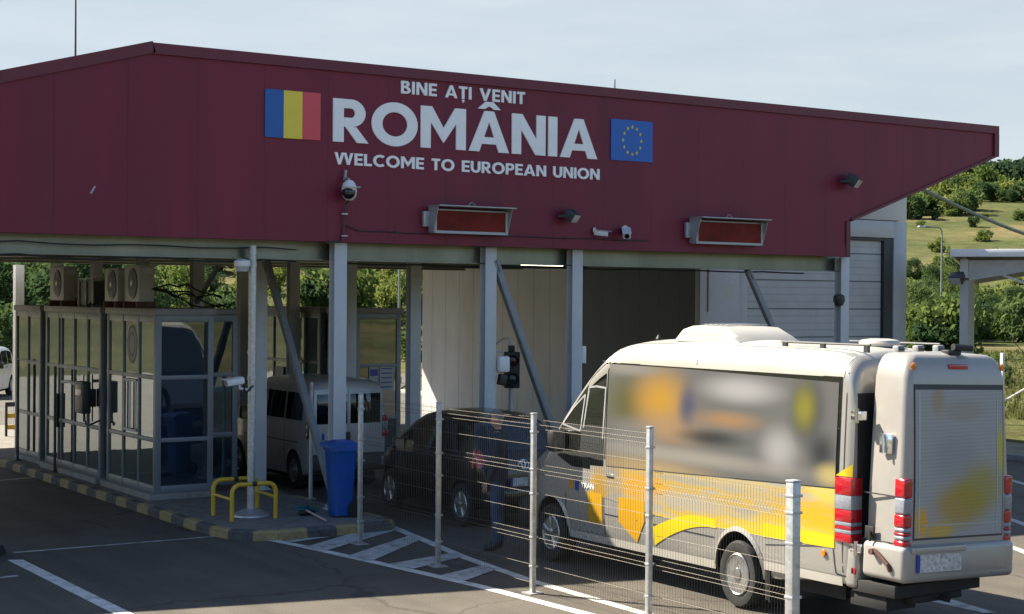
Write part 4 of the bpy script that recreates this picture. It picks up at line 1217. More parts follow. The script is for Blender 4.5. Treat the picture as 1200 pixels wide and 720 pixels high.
#--VEHICLES--
# ------------------------------------------------------------------ vehicles
def interp(tab):
    xs = [p[0] for p in tab]; ys = [p[1] for p in tab]
    n = len(xs)
    d = [(ys[i + 1] - ys[i]) / (xs[i + 1] - xs[i]) for i in range(n - 1)]
    mm = [d[0]] + [0 if d[i - 1] * d[i] <= 0 else 2 * d[i - 1] * d[i] / (d[i - 1] + d[i]) for i in range(1, n - 1)] + [d[-1]]
    def f(x):
        if x <= xs[0]: return ys[0]
        if x >= xs[-1]: return ys[-1]
        i = max(k for k in range(n - 1) if xs[k] <= x)
        h = xs[i + 1] - xs[i]; t = (x - xs[i]) / h
        return (ys[i] * (1 + 2 * t) * (1 - t) ** 2 + h * mm[i] * t * (1 - t) ** 2 + ys[i + 1] * t * t * (3 - 2 * t) + h * mm[i + 1] * t * t * (t - 1))
    return f
class Shell:
    def __init__(s, top, bot, width, belt, tum, roof, rc=0.22, rv=0.20, crown=0.035, tuck=0.04):
        s.zt, s.zb, s.W = interp(top), interp(bot), interp(width)
        s.belt, s.tum, s.roof, s.rc0, s.rv0, s.crown, s.tuck = belt, tum, roof, rc, rv, crown, tuck
        s.L = top[-1][0]
    def rv(s, y): return min(s.rv0, (s.zt(y) - s.zb(y)) * 0.34)
    def base(s, y, z):
        w = s.W(y)
        a = max(0, (z - s.belt) / (s.roof - s.belt))
        b_ = max(0, (0.75 - z) / 0.5)
        return w * (1 - s.tum * a ** 1.25 - s.tuck * b_ ** 1.5)
    def hx(s, y, z):
        t = s.zt(y); rv = s.rv(y); zs = t - rv
        if z <= zs: return s.base(y, z)
        q = min(1, (z - zs) / rv)
        return s.base(y, zs) - s.rc0 * (1 - math.sqrt(max(0, 1 - q * q)))
    def top_z(s, y, x):
        t = s.zt(y); rv = s.rv(y); xr = s.base(y, t - rv) - s.rc0
        x = abs(x)
        if x <= xr: return t + s.crown * (1 - (x / xr) ** 2)
        q = min(1, (x - xr) / s.rc0)
        return t - rv + rv * math.sqrt(max(0, 1 - q * q))
    def section(s, y, ns=14, nc=7):
        t = s.zt(y); b_ = s.zb(y); rv = s.rv(y); zs = t - rv
        w = s.base(y, b_ + 0.06)
        pts = [(0, b_), (w * 0.9, b_), (w * 0.985, b_ + 0.02)]
        for k in range(ns + 1):
            z = b_ + 0.06 + (zs - b_ - 0.06) * k / ns
            pts.append((s.base(y, z), z))
        for k in range(1, nc + 1):
            a = math.pi / 2 * k / nc
            pts.append((s.base(y, zs) - s.rc0 * (1 - math.cos(a)), zs + rv * math.sin(a)))
        xr = s.base(y, zs) - s.rc0
        for k in (0.66, 0.33, 0.0):
            pts.append((xr * k, t + s.crown * (1 - k * k)))
        return pts
    def body(s, stations):
        mb = MB()
        rings = []
        for y in stations:
            p = s.section(y)
            ring = [mb.bm.verts.new((x, y, z)) for x, z in p]
            ring += [mb.bm.verts.new((-x, y, z)) for x, z in p[-2:0:-1]]
            rings.append(ring)
        n = len(rings[0])
        for A, B in zip(rings, rings[1:]):
            for k in range(n): mb.face([A[k], A[(k + 1) % n], B[(k + 1) % n], B[k]])
        mb.face(rings[0][::-1]); mb.face(rings[-1])
        return mb
    def side(s, mb, y0, y1, lo, hi, off=0.004, ny=16, nz=8, sides=(-1,), thick=0.0):
        lo_ = lo if callable(lo) else (lambda y: lo)
        hi_ = hi if callable(hi) else (lambda y: hi)
        for sg in sides:
            g = []
            for i in range(ny + 1):
                y = y0 + (y1 - y0) * i / ny
                g.append([mb.bm.verts.new((sg * (s.hx(y, lo_(y) + (hi_(y) - lo_(y)) * j / nz) + off), y, lo_(y) + (hi_(y) - lo_(y)) * j / nz)) for j in range(nz + 1)])
            for A, B in zip(g, g[1:]):
                for j in range(nz):
                    q = [A[j], B[j], B[j + 1], A[j + 1]]
                    mb.face(q if sg > 0 else q[::-1])
    def topside(s, mb, y0, y1, k0, k1, off=0.006, ny=12, nx=12):
        g = []
        for i in range(ny + 1):
            y = y0 + (y1 - y0) * i / ny
            kk = k0 + (k1 - k0) * i / ny
            row = []
            for j in range(nx + 1):
                zt = s.zt(y); xr = s.base(y, zt - s.rv(y))
                x = (j / nx * 2 - 1) * xr * kk
                e = 0.01
                dz = (s.top_z(y + e, x) - s.top_z(y - e, x)) / (2 * e)
                nrm = Vector((0, -dz, 1)).normalized()
                row.append(mb.bm.verts.new(Vector((x, y, s.top_z(y, x))) + nrm * off))
            g.append(row)
        for A, B in zip(g, g[1:]):
            for j in range(nx): mb.face([A[j], A[j + 1], B[j + 1], B[j]])

def lines(sh, mb, pts, w=0.012, off=0.003, sides=(-1,)):
    """narrow gap strips along (y, z) polylines on the flank"""
    for (ya, za), (yb, zb_) in zip(pts, pts[1:]):
        n = 8
        d = Vector((yb - ya, zb_ - za)); L = d.length
        nn = Vector((-d.y, d.x)) / L * w / 2
        for sg in sides:
            prev = None
            for k in range(n + 1):
                y = ya + d.x * k / n; z = za + d.y * k / n
                a, b_ = (y + nn.x, z + nn.y), (y - nn.x, z - nn.y)
                cur = [mb.bm.verts.new((sg * (sh.hx(p[0], p[1]) + off), p[0], p[1])) for p in (a, b_)]
                if prev: mb.face([prev[0], cur[0], cur[1], prev[1]])
                prev = cur

def arch_cut(o, wheels, rad, depth, sy=0.82, inner=None):
    """open the wheel arches"""
    if inner: o.data.materials.append(inner)
    mb = MB()
    for (x, y, z) in wheels:
        sgn = 1 if x > 0 else -1
        mb.lathe([(rad, sgn * (abs(x) - depth)), (rad, sgn * (abs(x) + 0.25))], c=(0, y, z), axis='x', n=36, sy=sy)
    c = mb.build('cutter', [inner or M['deep']], smooth=0)
    c.parent = o.parent
    bpy.context.view_layer.update()
    md = o.modifiers.new('cut', 'BOOLEAN'); md.operation = 'DIFFERENCE'; md.object = c; md.solver = 'EXACT'
    md.material_mode = 'TRANSFER'
    dg = bpy.context.evaluated_depsgraph_get()
    me = bpy.data.meshes.new_from_object(o.evaluated_get(dg))
    o.modifiers.clear(); o.data = me
    me.name = o.name
    bpy.data.objects.remove(c)

def wheel(parent, x, y, z, r, w=0.2, sy=0.82, spokes=5, dish=False, rimr=0.66):
    sg = 1 if x > 0 else -1
    X = lambda a: sg * a
    t = MB()
    ro = r
    t.lathe([(r * rimr, X(-w / 2)), (ro * 0.93, X(-w / 2)), (ro, X(-w / 2 + 0.03)), (ro, X(w / 2 - 0.03)), (ro * 0.94, X(w / 2)), (ro * 0.80, X(w / 2 + 0.006)), (r * rimr, X(w / 2 - 0.006)), (r * rimr - 0.006, X(0))], c=(x, y, z), axis='x', n=32, sy=sy)
    tw = t.build('wheel', M['rubber'], parent)
    m_ = MB()
    ir = r * rimr - 0.004
    if dish:
        m_.lathe([(ir, X(w / 2)), (ir - 0.012, X(w / 2 + 0.008)), (ir - 0.03, X(w / 2 - 0.005)), (ir - 0.045, X(w / 2 - 0.09)), (ir * 0.5, X(w / 2 - 0.105)), (ir * 0.34, X(w / 2 - 0.03)), (ir * 0.30, X(w / 2 + 0.012)), (ir * 0.12, X(w / 2 + 0.02)), (0.0, X(w / 2 + 0.02))], c=(x, y, z), axis='x', n=28, sy=sy)
        for k in range(6):
            a = math.pi * 2 * k / 6
            m_.lathe([(0.016, X(w / 2 - 0.1)), (0.016, X(w / 2 - 0.07))], c=(x, y + ir * 0.6 * math.cos(a) * sy, z + ir * 0.6 * math.sin(a)), axis='x', n=6)
    else:
        m_.lathe([(ir, X(w / 2 - 0.012)), (ir - 0.014, X(w / 2)), (ir - 0.03, X(w / 2 - 0.012)), (ir - 0.032, X(w / 2 - 0.07)), (0.01, X(w / 2 - 0.075))], c=(x, y, z), axis='x', n=28, sy=sy)
        for k in range(spokes):
            a = math.pi * 2 * k / spokes + 0.3
            for da in (-0.13, 0.13):
                p0 = Vector((x + X(w / 2 - 0.015), y + ir * 0.18 * math.cos(a) * sy, z + ir * 0.18 * math.sin(a)))
                p1 = Vector((x + X(w / 2 - 0.012), y + (ir - 0.02) * math.cos(a + da) * sy, z + (ir - 0.02) * math.sin(a + da)))
                m_.tube([p0, p1], 0.018, 6)
        m_.lathe([(ir * 0.26, X(w / 2 - 0.07)), (ir * 0.26, X(w / 2 - 0.004)), (ir * 0.15, X(w / 2 + 0.004)), (0, X(w / 2 + 0.004))], c=(x, y, z), axis='x', n=16, sy=sy)
    rim = m_.build('rim', M['rim'], tw)
    d = MB(); d.lathe([(ir - 0.033, X(w / 2 - 0.12)), (ir - 0.033, X(w / 2 - 0.115)), (0, X(w / 2 - 0.115))], c=(x, y, z), axis='x', n=20, sy=sy); d.build('brake_disc', M['deep'], tw)
    return tw

def mirror(parent, sh, x, y, z, sg, s=1.0, c='black'):
    mb = MB()
    mb.box(-0.10 * s, 0.10 * s, -0.07 * s, 0.07 * s, -0.13 * s, 0.13 * s, 0.04 * s, M=T(sg * (x + 0.13 * s), y, z))
    mb.tube([(sg * (x - 0.03), y, z - 0.06 * s), (sg * (x + 0.08 * s), y, z - 0.06 * s)], 0.02, 7)
    o = mb.build('mirror', M[c], parent)
    m2 = MB(); m2.box(-0.085 * s, 0.085 * s, -0.074 * s, -0.071 * s, -0.11 * s, 0.11 * s, M=T(sg * (x + 0.13 * s), y, z)); m2.build('mirror_glass', M['chrome'], o)
    return o

M['plate'] = mat('number_plate', (0.48, 0.48, 0.48), 0.4, var=0.45, scale=28, dirt=(0.10, 0.10, 0.11), dirt_amt=0.8)
def number_plate(parent, x0, x1, y, z0, z1):
    mb = MB(); mb.mi = 0; mb.box(x0 + (x1 - x0) * 0.09, x1, y - 0.008, y, z0, z1)
    mb.mi = 1; mb.box(x0, x0 + (x1 - x0) * 0.088, y - 0.008, y, z0, z1)
    return mb.build('number_plate', [M['plate'], M['plate_blue']], parent)

# ---- minibus --------------------------------------------------------------
def blob_film(name, base, blobs, k=0.80):
    """printed window film: soft patches of colour on a plain ground. blobs: (y, z, ry, rz, colour, strength)"""
    m_ = bpy.data.materials.new(name); m_.use_nodes = True
    nt = m_.node_tree; b = nt.nodes['Principled BSDF']; b.inputs['Roughness'].default_value = 0.32
    t = nt.nodes.new('ShaderNodeTexCoord')
    cur = nt.nodes.new('ShaderNodeRGB'); cur.outputs[0].default_value = (*[q * k for q in base], 1); cur = cur.outputs[0]
    for (y, z, ry_, rz_, c, st) in blobs:
        mm = nt.nodes.new('ShaderNodeMapping'); mm.vector_type = 'TEXTURE'
        mm.inputs['Location'].default_value = (0, y, z); mm.inputs['Scale'].default_value = (50, ry_, rz_)
        nt.links.new(t.outputs['Object'], mm.inputs[0])
        ln = nt.nodes.new('ShaderNodeVectorMath'); ln.operation = 'LENGTH'; nt.links.new(mm.outputs[0], ln.inputs[0])
        mr = nt.nodes.new('ShaderNodeMapRange'); mr.interpolation_type = 'SMOOTHSTEP'
        mr.inputs['From Min'].default_value = 0.1; mr.inputs['From Max'].default_value = 1.45
        mr.inputs['To Min'].default_value = st; mr.inputs['To Max'].default_value = 0
        nt.links.new(ln.outputs['Value'], mr.inputs['Value'])
        x = nt.nodes.new('ShaderNodeMixRGB'); nt.links.new(mr.outputs[0], x.inputs[0]); nt.links.new(cur, x.inputs[1]); x.inputs[2].default_value = (*[q * k for q in c], 1)
        cur = x.outputs[0]
    nt.links.new(cur, b.inputs['Base Color'])
    return m_
bus = empty('minibus', (11.97, 10.85, 0), 0, 'pale silver minibus with orange and yellow side graphics and a box on its back', 'minibus')
top = [(0, 2.44), (0.03, 2.60), (0.10, 2.69), (0.25, 2.735), (0.7, 2.76), (2.0, 2.765), (3.2, 2.75), (3.6, 2.735), (3.85, 2.69), (4.05, 2.60), (4.3, 2.42), (4.6, 2.13), (4.85, 1.87), (5.05, 1.64), (5.2, 1.47), (5.4, 1.36), (5.62, 1.24), (5.76, 1.08), (5.84, 0.85), (5.87, 0.66)]
bot = [(0, 0.48), (0.6, 0.44), (1.2, 0.36), (4.4, 0.36), (5.2, 0.30), (5.87, 0.34)]
wid = [(0, 0.785), (0.06, 0.808), (0.3, 0.82), (4.6, 0.82), (5.0, 0.81), (5.3, 0.785), (5.55, 0.73), (5.75, 0.64), (5.87, 0.54)]
sp = Shell(top, bot, wid, 1.3, 0.085, 2.76, rc=0.24, rv=0.24, crown=0.04, tuck=0.075)
st = [0, 0.015, 0.03, 0.06, 0.1, 0.17, 0.25, 0.4, 0.6] + [0.6 + 0.2 * k for k in range(1, 16)] + [3.7, 3.8, 3.9, 4.0, 4.1, 4.2, 4.3, 4.4, 4.5, 4.6, 4.7, 4.8, 4.9, 5.0, 5.1, 5.2, 5.3, 5.4, 5.5, 5.6, 5.68, 5.75, 5.8, 5.84, 5.87]
WB = [(-0.82, 1.60, 0.36), (0.82, 1.60, 0.36), (-0.82, 5.03, 0.36), (0.82, 5.03, 0.36)]
body = sp.body(st).build('body', [M['van_body']], bus)
arch_cut(body, WB, 0.455, 0.34, 0.82, M['deep'])
for x, y, z in WB: wheel(bus, x * 0.875, y, z, 0.355, 0.22, 0.82, 5, dish=y < 3, rimr=0.64)
mb = MB(); sp.topside(mb, 0.03, 4.02, 1.0, 1.0, 0.004, 30, 12); mb.build('roof_skin', M['van_white'], bus)
mb = MB()
for q in (-1, 1):
    for k in range(20):
        pass
sp.side(mb, 0.0, 4.35, lambda y: max(2.50, 0), lambda y: max(2.504, sp.zt(y) - 0.012), 0.003, 30, 8, (-1, 1))
mb.split('roof_edge', M['van_white'], bus)
# side glazing and film
M['film'] = blob_film('window_film', (0.110, 0.111, 0.110), [
    (3.55, 2.05, 0.42, 0.34, (0.085, 0.082, 0.028), 0.95), (2.95, 2.12, 0.50, 0.36, (0.40, 0.215, 0.02), 0.9), (2.75, 1.80, 0.62, 0.20, (0.30, 0.19, 0.10), 0.7),
    (2.47, 2.08, 0.16, 0.24, (0.03, 0.045, 0.11), 0.8), (1.62, 2.30, 0.62, 0.15, (0.33, 0.33, 0.335), 0.9), (1.80, 1.97, 0.55, 0.10, (0.27, 0.16, 0.075), 0.85),
    (2.05, 1.76, 0.55, 0.09, (0.022, 0.024, 0.026), 0.9), (3.45, 1.62, 0.5, 0.26, (0.17, 0.17, 0.165), 0.9), (1.0, 1.72, 0.28, 0.24, (0.30, 0.30, 0.30), 0.9),
    (0.62, 2.16, 0.24, 0.34, (0.018, 0.022, 0.03), 0.95), (0.66, 2.17, 0.18, 0.24, (0.19, 0.18, 0.02), 0.9), (0.40, 1.75, 0.20, 0.20, (0.02, 0.022, 0.026), 0.9), (0.26, 1.53, 0.22, 0.12, (0.42, 0.34, 0.12), 0.9),
    (2.6, 1.52, 2.0, 0.10, (0.27, 0.255, 0.225), 0.8), (3.2, 1.34, 1.2, 0.12, (0.36, 0.26, 0.13), 0.85), (3.6, 2.46, 0.7, 0.10, (0.22, 0.21, 0.19), 0.9)])
mb = MB()
sp.side(mb, 0.16, 3.95, 1.36, 2.505, 0.003, 30, 10, (-1, 1)); mb.split('side_window', M['auto_glass'], bus)
mb = MB(); sp.side(mb, 0.20, 3.92, lambda y: 1.42 - 0.035 * (y - 0.2), lambda y: 2.485 - 0.016 * max(0, 2.6 - y), 0.007, 30, 10, (-1, 1)); mb.split('window_film', M['film'], bus)
mb = MB()
sp.side(mb, 3.97, 4.92, lambda y: 1.22 if y < 4.6 else 1.22 + (y - 4.6) * 0.35, lambda y: min(2.50, sp.zt(y) - 0.13 - 0.05 * (y > 4.3)), 0.003, 24, 8, (-1, 1))
mb.split('door_window', M['auto_glass'], bus)
mb = MB()
for pts in ([(3.99, 1.60), (3.97, 2.20), (4.16, 2.21), (4.30, 2.19), (4.38, 1.70)], [(4.38, 1.70), (4.30, 2.15)], [(4.44, 1.66), (4.37, 2.10), (4.60, 1.93), (4.82, 1.72), (4.44, 1.66)]):
    lines(sp, mb, pts, 0.022, 0.007)
mb.build('window_trim', M['grey_metal'], bus)
mb = MB(); sp.topside(mb, 4.12, 5.12, 0.84, 0.93, 0.006, 14, 12); mb.build('windscreen', M['auto_glass'], bus)
# graphics low on the flank
def wrap_mat():
    m_ = bpy.data.materials.new('side_wrap'); m_.use_nodes = True
    nt = m_.node_tree; b = nt.nodes['Principled BSDF']; b.inputs['Roughness'].default_value = 0.33; b.inputs['Coat Weight'].default_value = 0.3
    t = nt.nodes.new('ShaderNodeTexCoord')
    mm = nt.nodes.new('ShaderNodeMapping'); mm.inputs['Scale'].default_value = (0.0, 0.55, 3.2)
    nt.links.new(t.outputs['Object'], mm.inputs[0])
    n = nt.nodes.new('ShaderNodeTexNoise'); n.inputs['Scale'].default_value = 1.9; n.inputs['Detail'].default_value = 3; nt.links.new(mm.outputs[0], n.inputs['Vector'])
    r = nt.nodes.new('ShaderNodeValToRGB'); e = r.color_ramp.elements
    e[0].position = 0.36; e[0].color = (0.26, 0.25, 0.225, 1); e[1].position = 0.72; e[1].color = (0.42, 0.31, 0.07, 1)
    x_ = e.new(0.42); x_.color = (0.33, 0.28, 0.17, 1)
    x_ = e.new(0.50); x_.color = (0.42, 0.29, 0.06, 1)
    x_ = e.new(0.60); x_.color = (0.29, 0.28, 0.26, 1)
    nt.links.new(n.outputs['Fac'], r.inputs[0])
    sx = nt.nodes.new('ShaderNodeSeparateXYZ'); nt.links.new(t.outputs['Object'], sx.inputs[0])
    # yellow lower edge
    mr = nt.nodes.new('ShaderNodeMapRange'); mr.interpolation_type = 'SMOOTHSTEP'
    mr.inputs['From Min'].default_value = 0.92; mr.inputs['From Max'].default_value = 1.24; mr.inputs['To Min'].default_value = 1; mr.inputs['To Max'].default_value = 0
    a = nt.nodes.new('ShaderNodeMath'); a.operation = 'MULTIPLY_ADD'; a.inputs[1].default_value = 0.10; nt.links.new(sx.outputs['Y'], a.inputs[0]); nt.links.new(sx.outputs['Z'], a.inputs[2])
    nt.links.new(a.outputs[0], mr.inputs['Value'])
    x = nt.nodes.new('ShaderNodeMixRGB'); nt.links.new(mr.outputs[0], x.inputs[0]); nt.links.new(r.outputs[0], x.inputs[1]); x.inputs[2].default_value = (0.58, 0.41, 0.012, 1)
    # orange rear and front patches
    cur = x.outputs[0]
    for (y, z, ry_, rz_, c, s_) in ((0.40, 1.12, 0.55, 0.16, (0.78, 0.44, 0.010), 0.85), (0.3, 1.36, 0.3, 0.12, (0.68, 0.56, 0.10), 0.8), (3.25, 1.10, 0.55, 0.17, (0.74, 0.38, 0.012), 0.85), (1.6, 1.30, 0.7, 0.10, (0.50, 0.42, 0.26), 0.7), (2.4, 1.02, 0.8, 0.10, (0.45, 0.43, 0.38), 0.7), (3.78, 1.0, 0.22, 0.5, (0.30, 0.28, 0.25), 0.6), (4.05, 0.95, 0.16, 0.35, (0.50, 0.27, 0.02), 0.8)):
        mm = nt.nodes.new('ShaderNodeMapping'); mm.vector_type = 'TEXTURE'; mm.inputs['Location'].default_value = (0, y, z); mm.inputs['Scale'].default_value = (50, ry_, rz_)
        nt.links.new(t.outputs['Object'], mm.inputs[0])
        ln = nt.nodes.new('ShaderNodeVectorMath'); ln.operation = 'LENGTH'; nt.links.new(mm.outputs[0], ln.inputs[0])
        m3 = nt.nodes.new('ShaderNodeMapRange'); m3.interpolation_type = 'SMOOTHSTEP'; m3.inputs['From Min'].default_value = 0.4; m3.inputs['From Max'].default_value = 1.3; m3.inputs['To Min'].default_value = s_; m3.inputs['To Max'].default_value = 0
        nt.links.new(ln.outputs['Value'], m3.inputs['Value'])
        y_ = nt.nodes.new('ShaderNodeMixRGB'); nt.links.new(m3.outputs[0], y_.inputs[0]); nt.links.new(cur, y_.inputs[1]); y_.inputs[2].default_value = (*[q * 0.7 for q in c], 1)
        cur = y_.outputs[0]
    nt.links.new(cur, b.inputs['Base Color'])
    return m_
mb = MB()
arch = lambda y: 0.36 + math.sqrt(max(0, 0.48 ** 2 - ((y - 1.60) / 0.82) ** 2)) if abs(y - 1.60) < 0.48 * 0.82 else 0
sp.side(mb, 0.20, 4.22, lambda y: max(0.88 - 0.055 * min(y, 1.2) if y < 3 else 0.815 + 0.10 * (y - 3), arch(y) + 0.01, 0.74), lambda y: 1.405 - 0.035 * (y - 0.2), 0.0035, 60, 8, (-1, 1))
mb.split('side_graphic', wrap_mat(), bus)
M['swoosh'] = mat('graphic_yellow', (0.62, 0.45, 0.010), 0.35, var=0.04, coat=0.3)
M['swoosh_o'] = mat('graphic_orange', (0.50, 0.27, 0.010), 0.35, var=0.06, coat=0.3)
mb = MB()
sp.side(mb, 1.95, 3.02, lambda y: 0.80 - 0.33 * max(0, (y - 2.05) / 0.97) ** 1.7 - 0.0, lambda y: 0.90 - 0.22 * max(0, (y - 2.3) / 0.72) ** 1.5, 0.0055, 20, 3, (-1, 1))
sp.side(mb, 0.20, 1.22, lambda y: 0.83 - 0.02 * y, 0.95, 0.0055, 10, 2, (-1, 1))
sp.side(mb, -0.0, 0.19, lambda y: 1.54, lambda y: 1.545 + 0.12 * (0.19 - y) / 0.19, 0.0055, 4, 2, (-1,))
mb.split('yellow_swoosh', M['swoosh'], bus)
mb = MB()
sp.side(mb, 3.18, 3.66, lambda y: 0.46 + max(0, (3.34 - y)) * 1.6 + max(0, y - 3.34) * 0.62, 0.95, 0.0055, 12, 3, (-1, 1))
sp.side(mb, 3.98, 4.27, 0.59, 0.95, 0.0055, 6, 3, (-1, 1))
mb.split('orange_swoosh', M['swoosh_o'], bus)
me = text_mesh('TRAN', 0, 1, 0, 1, 0, bold=0.03)
xs = [v.co.x for v in me.vertices]
for v in me.vertices:
    y = 4.40 - (v.co.x - min(xs)) / (max(xs) - min(xs)) * 0.26; z = 0.985 + v.co.y / 0.73 * 0.062
    v.co = (-(sp.hx(y, z) + 0.004 + (0.003 if v.co.z > 0 else 0)), y, z)
me.materials.clear(); me.materials.append(M['white_plastic'])
o = bpy.data.objects.new('side_lettering', me); COL.objects.link(o); o.parent = bus
mb = MB(); mb.mi = 0; sp.side(mb, 4.56, 4.66, 0.95, 1.06, 0.004, 3, 3, (-1,)); mb.mi = 1; sp.side(mb, 4.45, 4.53, 0.94, 1.06, 0.004, 3, 3, (-1,))
mb.build('side_badge', [M['swoosh_o'], M['plate_blue']], bus)
# sills, seams, trim
mb = MB()
sp.side(mb, 1.98, 4.62, 0.36, 0.45, 0.02, 20, 3, (-1, 1)); sp.side(mb, 0.1, 1.2, lambda y: 0.47, lambda y: 0.56, 0.02, 10, 3, (-1, 1))
mb.split('sill', M['van_white'], bus)
mb = MB()
lines(sp, mb, [(3.95, 0.47), (3.95, 1.24)], 0.012); lines(sp, mb, [(4.72, 0.47), (4.72, 0.9)], 0.012)
lines(sp, mb, [(1.98, 0.70), (3.94, 0.72)], 0.014); lines(sp, mb, [(0.22, 0.84), (1.18, 0.73)], 0.012); lines(sp, mb, [(0.22, 0.84), (0.19, 0.58), (0.0, 0.56)], 0.012)
lines(sp, mb, [(2.35, 2.52), (2.35, 2.70)], 0.014); lines(sp, mb, [(3.93, 2.49), (3.80, 2.66)], 0.014); lines(sp, mb, [(0.10, 0.6), (0.10, 2.55)], 0.012)
mb.build('panel_gap', M['booth_dark'], bus)
mb = MB()
for yy in (1.60, 5.03):
    for k in range(26):
        a0, a1 = math.pi * k / 26, math.pi * (k + 1) / 26
        for sg in (-1, 1):
            P = [(yy + 0.455 * 0.82 * math.cos(a0), 0.36 + 0.455 * math.sin(a0)), (yy + 0.455 * 0.82 * math.cos(a1), 0.36 + 0.455 * math.sin(a1)), (yy + 0.505 * 0.82 * math.cos(a1), 0.36 + 0.505 * math.sin(a1)), (yy + 0.505 * 0.82 * math.cos(a0), 0.36 + 0.505 * math.sin(a0))]
            mb.poly([(sg * (sp.hx(p[0], p[1]) + (0.022 if i < 2 else 0.004)), p[0], p[1]) for i, p in enumerate(P)])
mb.split('arch_lip', M['van_body'], bus)
mb = MB()
for x in (-0.82, 0.82):
    mb.box(min(x * 0.98, x * 0.94), max(x * 0.98, x * 0.94), 1.16, 1.20, 0.16, 0.52); mb.box(min(x * 0.98, x * 0.72), max(x * 0.98, x * 0.72), 1.13, 1.15, 0.14, 0.55)
mb.split('mud_flap', M['black'], bus)
mb = MB(); mb.lathe([(0.035, -0.01), (0.028, -0.02), (0, -0.022)], c=(-sp.hx(0.34, 0.76), 0.34, 0.76), axis='x', n=14); mb.build('marker_light', M['amber'], bus)
def lamp_cluster(parent, boxes, name='tail_light'):
    mb = MB()
    for (x0, x1, y0, y1, z0, z1, mi) in boxes:
        mb.mi = mi; mb.box(x0, x1, y0, y1, z0, z1, 0.008)
    return mb.build(name, [M['tail_red'], M['tail_white']], parent)
for sg in (-1, 1):
    xa, xb = (sg * 0.832, sg * 0.68); x0, x1 = min(xa, xb), max(xa, xb)
    lamp_cluster(bus, [(x0, x1, -0.03, 0.19, 1.36, 1.53, 0), (x0, x1, -0.03, 0.19, 1.22, 1.359, 1), (x0, x1, -0.03, 0.19, 1.10, 1.219, 0), (x0, x1, -0.03, 0.19, 1.06, 1.099, 1), (x0, x1, -0.03, 0.19, 1.025, 1.059, 0), (x0, x1, -0.03, 0.19, 0.985, 1.024, 1), (x0, x1, -0.03, 0.19, 0.90, 0.984, 0)])
mb = MB(); mb.box(-0.80, -0.66, -0.06, 0.0, 0.60, 0.67, 0.008); mb.build('rear_reflector', M['tail_red'], bus)
mb = MB(); mb.box(-0.80, 0.80, -0.08, 0.10, 0.46, 0.88, 0.05, seg=3); mb.build('rear_bumper', M['van_body'], bus)
mb = MB(); mb.box(-0.72, 0.72, -0.012, 0.0, 0.95, 2.35); mb.build('rear_door_gap', M['deep'], bus)
mb = MB()
mb.box(-0.66, 0.66, 0.2, 5.4, 0.30, 0.44); mb.box(-0.5, 0.5, -0.2, 0.6, 0.33, 0.45); mb.box(-0.6, 0.6, 1.5, 1.7, 0.24, 0.4)
mb.build('underbody', M['deep'], bus)
mb = MB(); mb.box(-0.75, 0.75, 5.70, 5.90, 0.32, 0.72, 0.08, seg=3); mb.build('front_bumper', M['black'], bus)
mb = MB(); mb.box(-0.42, 0.42, 5.74, 5.86, 0.80, 1.02, 0.03); mb.build('grille', M['black'], bus)
for sg in (-1, 1):
    MB().box(sg * 0.62 - 0.09, sg * 0.62 + 0.09, 5.48, 5.74, 0.82, 1.06, 0.05, seg=3).build('headlight', M['tail_white'], bus)
    mirror(bus, sp, 0.80, 4.78, 1.52, sg, 1.0)
mb = MB(); mb.box(-0.835, -0.815, 3.76, 3.90, 1.16, 1.20, 0.008); mb.build('door_handle', M['chrome'], bus)
# roof fittings
mb = MB()
prof = [(2.02, 2.79), (2.10, 2.86), (2.32, 2.955), (2.85, 2.965), (3.02, 2.92), (3.10, 2.80)]
rg = []
for k, (hw, ex) in enumerate(((0.46, 0.0), (0.47, 0.0), (0.44, 0.02), (0.40, 0.04))):
    pass
for y, z in prof:
    rg.append([mb.bm.verts.new((x, y, 2.775 + (z - 2.775) * f)) for x, f in ((-0.47, 0), (-0.455, 0.6), (-0.40, 0.93), (-0.2, 1), (0.2, 1), (0.40, 0.93), (0.455, 0.6), (0.47, 0))])
for A, B in zip(rg, rg[1:]):
    for k in range(7): mb.face([A[k], A[k + 1], B[k + 1], B[k]])
mb.face(rg[0]); mb.face(rg[-1][::-1]); mb.face([r_[0] for r_ in rg]); mb.face([r_[-1] for r_ in rg][::-1])
ac = mb.build('roof_air_unit', M['van_white'], bus, smooth=25)
mb = MB()
for k in range(5): mb.box(-0.30, 0.30, 2.38 + 0.09 * k, 2.42 + 0.09 * k, 2.970, 2.976)
mb.build('vent_slot', M['grey_metal'], ac)
mb = MB(); mb.lathe([(0.20, 2.79), (0.21, 2.82), (0.19, 2.85), (0.10, 2.865), (0, 2.865)], c=(0.05, 0.45, 0), n=24); mb.build('roof_vent', M['van_white'], bus)
mb = MB()
mb.tube([(-0.50, 0.05, 2.815), (-0.50, 1.3, 2.815)], 0.012, 8)
for y in (0.1, 0.7, 1.25): mb.box(-0.515, -0.485, y - 0.03, y + 0.03, 2.74, 2.815)
mb.tube([(0.50, 0.05, 2.815), (0.50, 1.3, 2.815)], 0.012, 8)
mb.build('roof_rail', M['dark_metal'], bus)
for x, y in ((-0.16, 0.0), (0.10, -0.02), (0.36, -0.05)):
    mb = MB(); mb.box(x - 0.05, x + 0.05, y - 0.04, y + 0.04, 2.70, 2.81, 0.015); o = mb.build('roof_lamp', M['brace'], bus)
    MB().box(x - 0.038, x + 0.038, y - 0.046, y - 0.041, 2.735, 2.80, 0.002).build('lamp_glass', M['lens_glass'], o)
mb = MB(); mb.lathe([(0.02, 0), (0.035, 0.02), (0.0, 0.07)], c=(-0.3, 3.6, 2.77), n=8); mb.build('aerial', M['black'], bus)

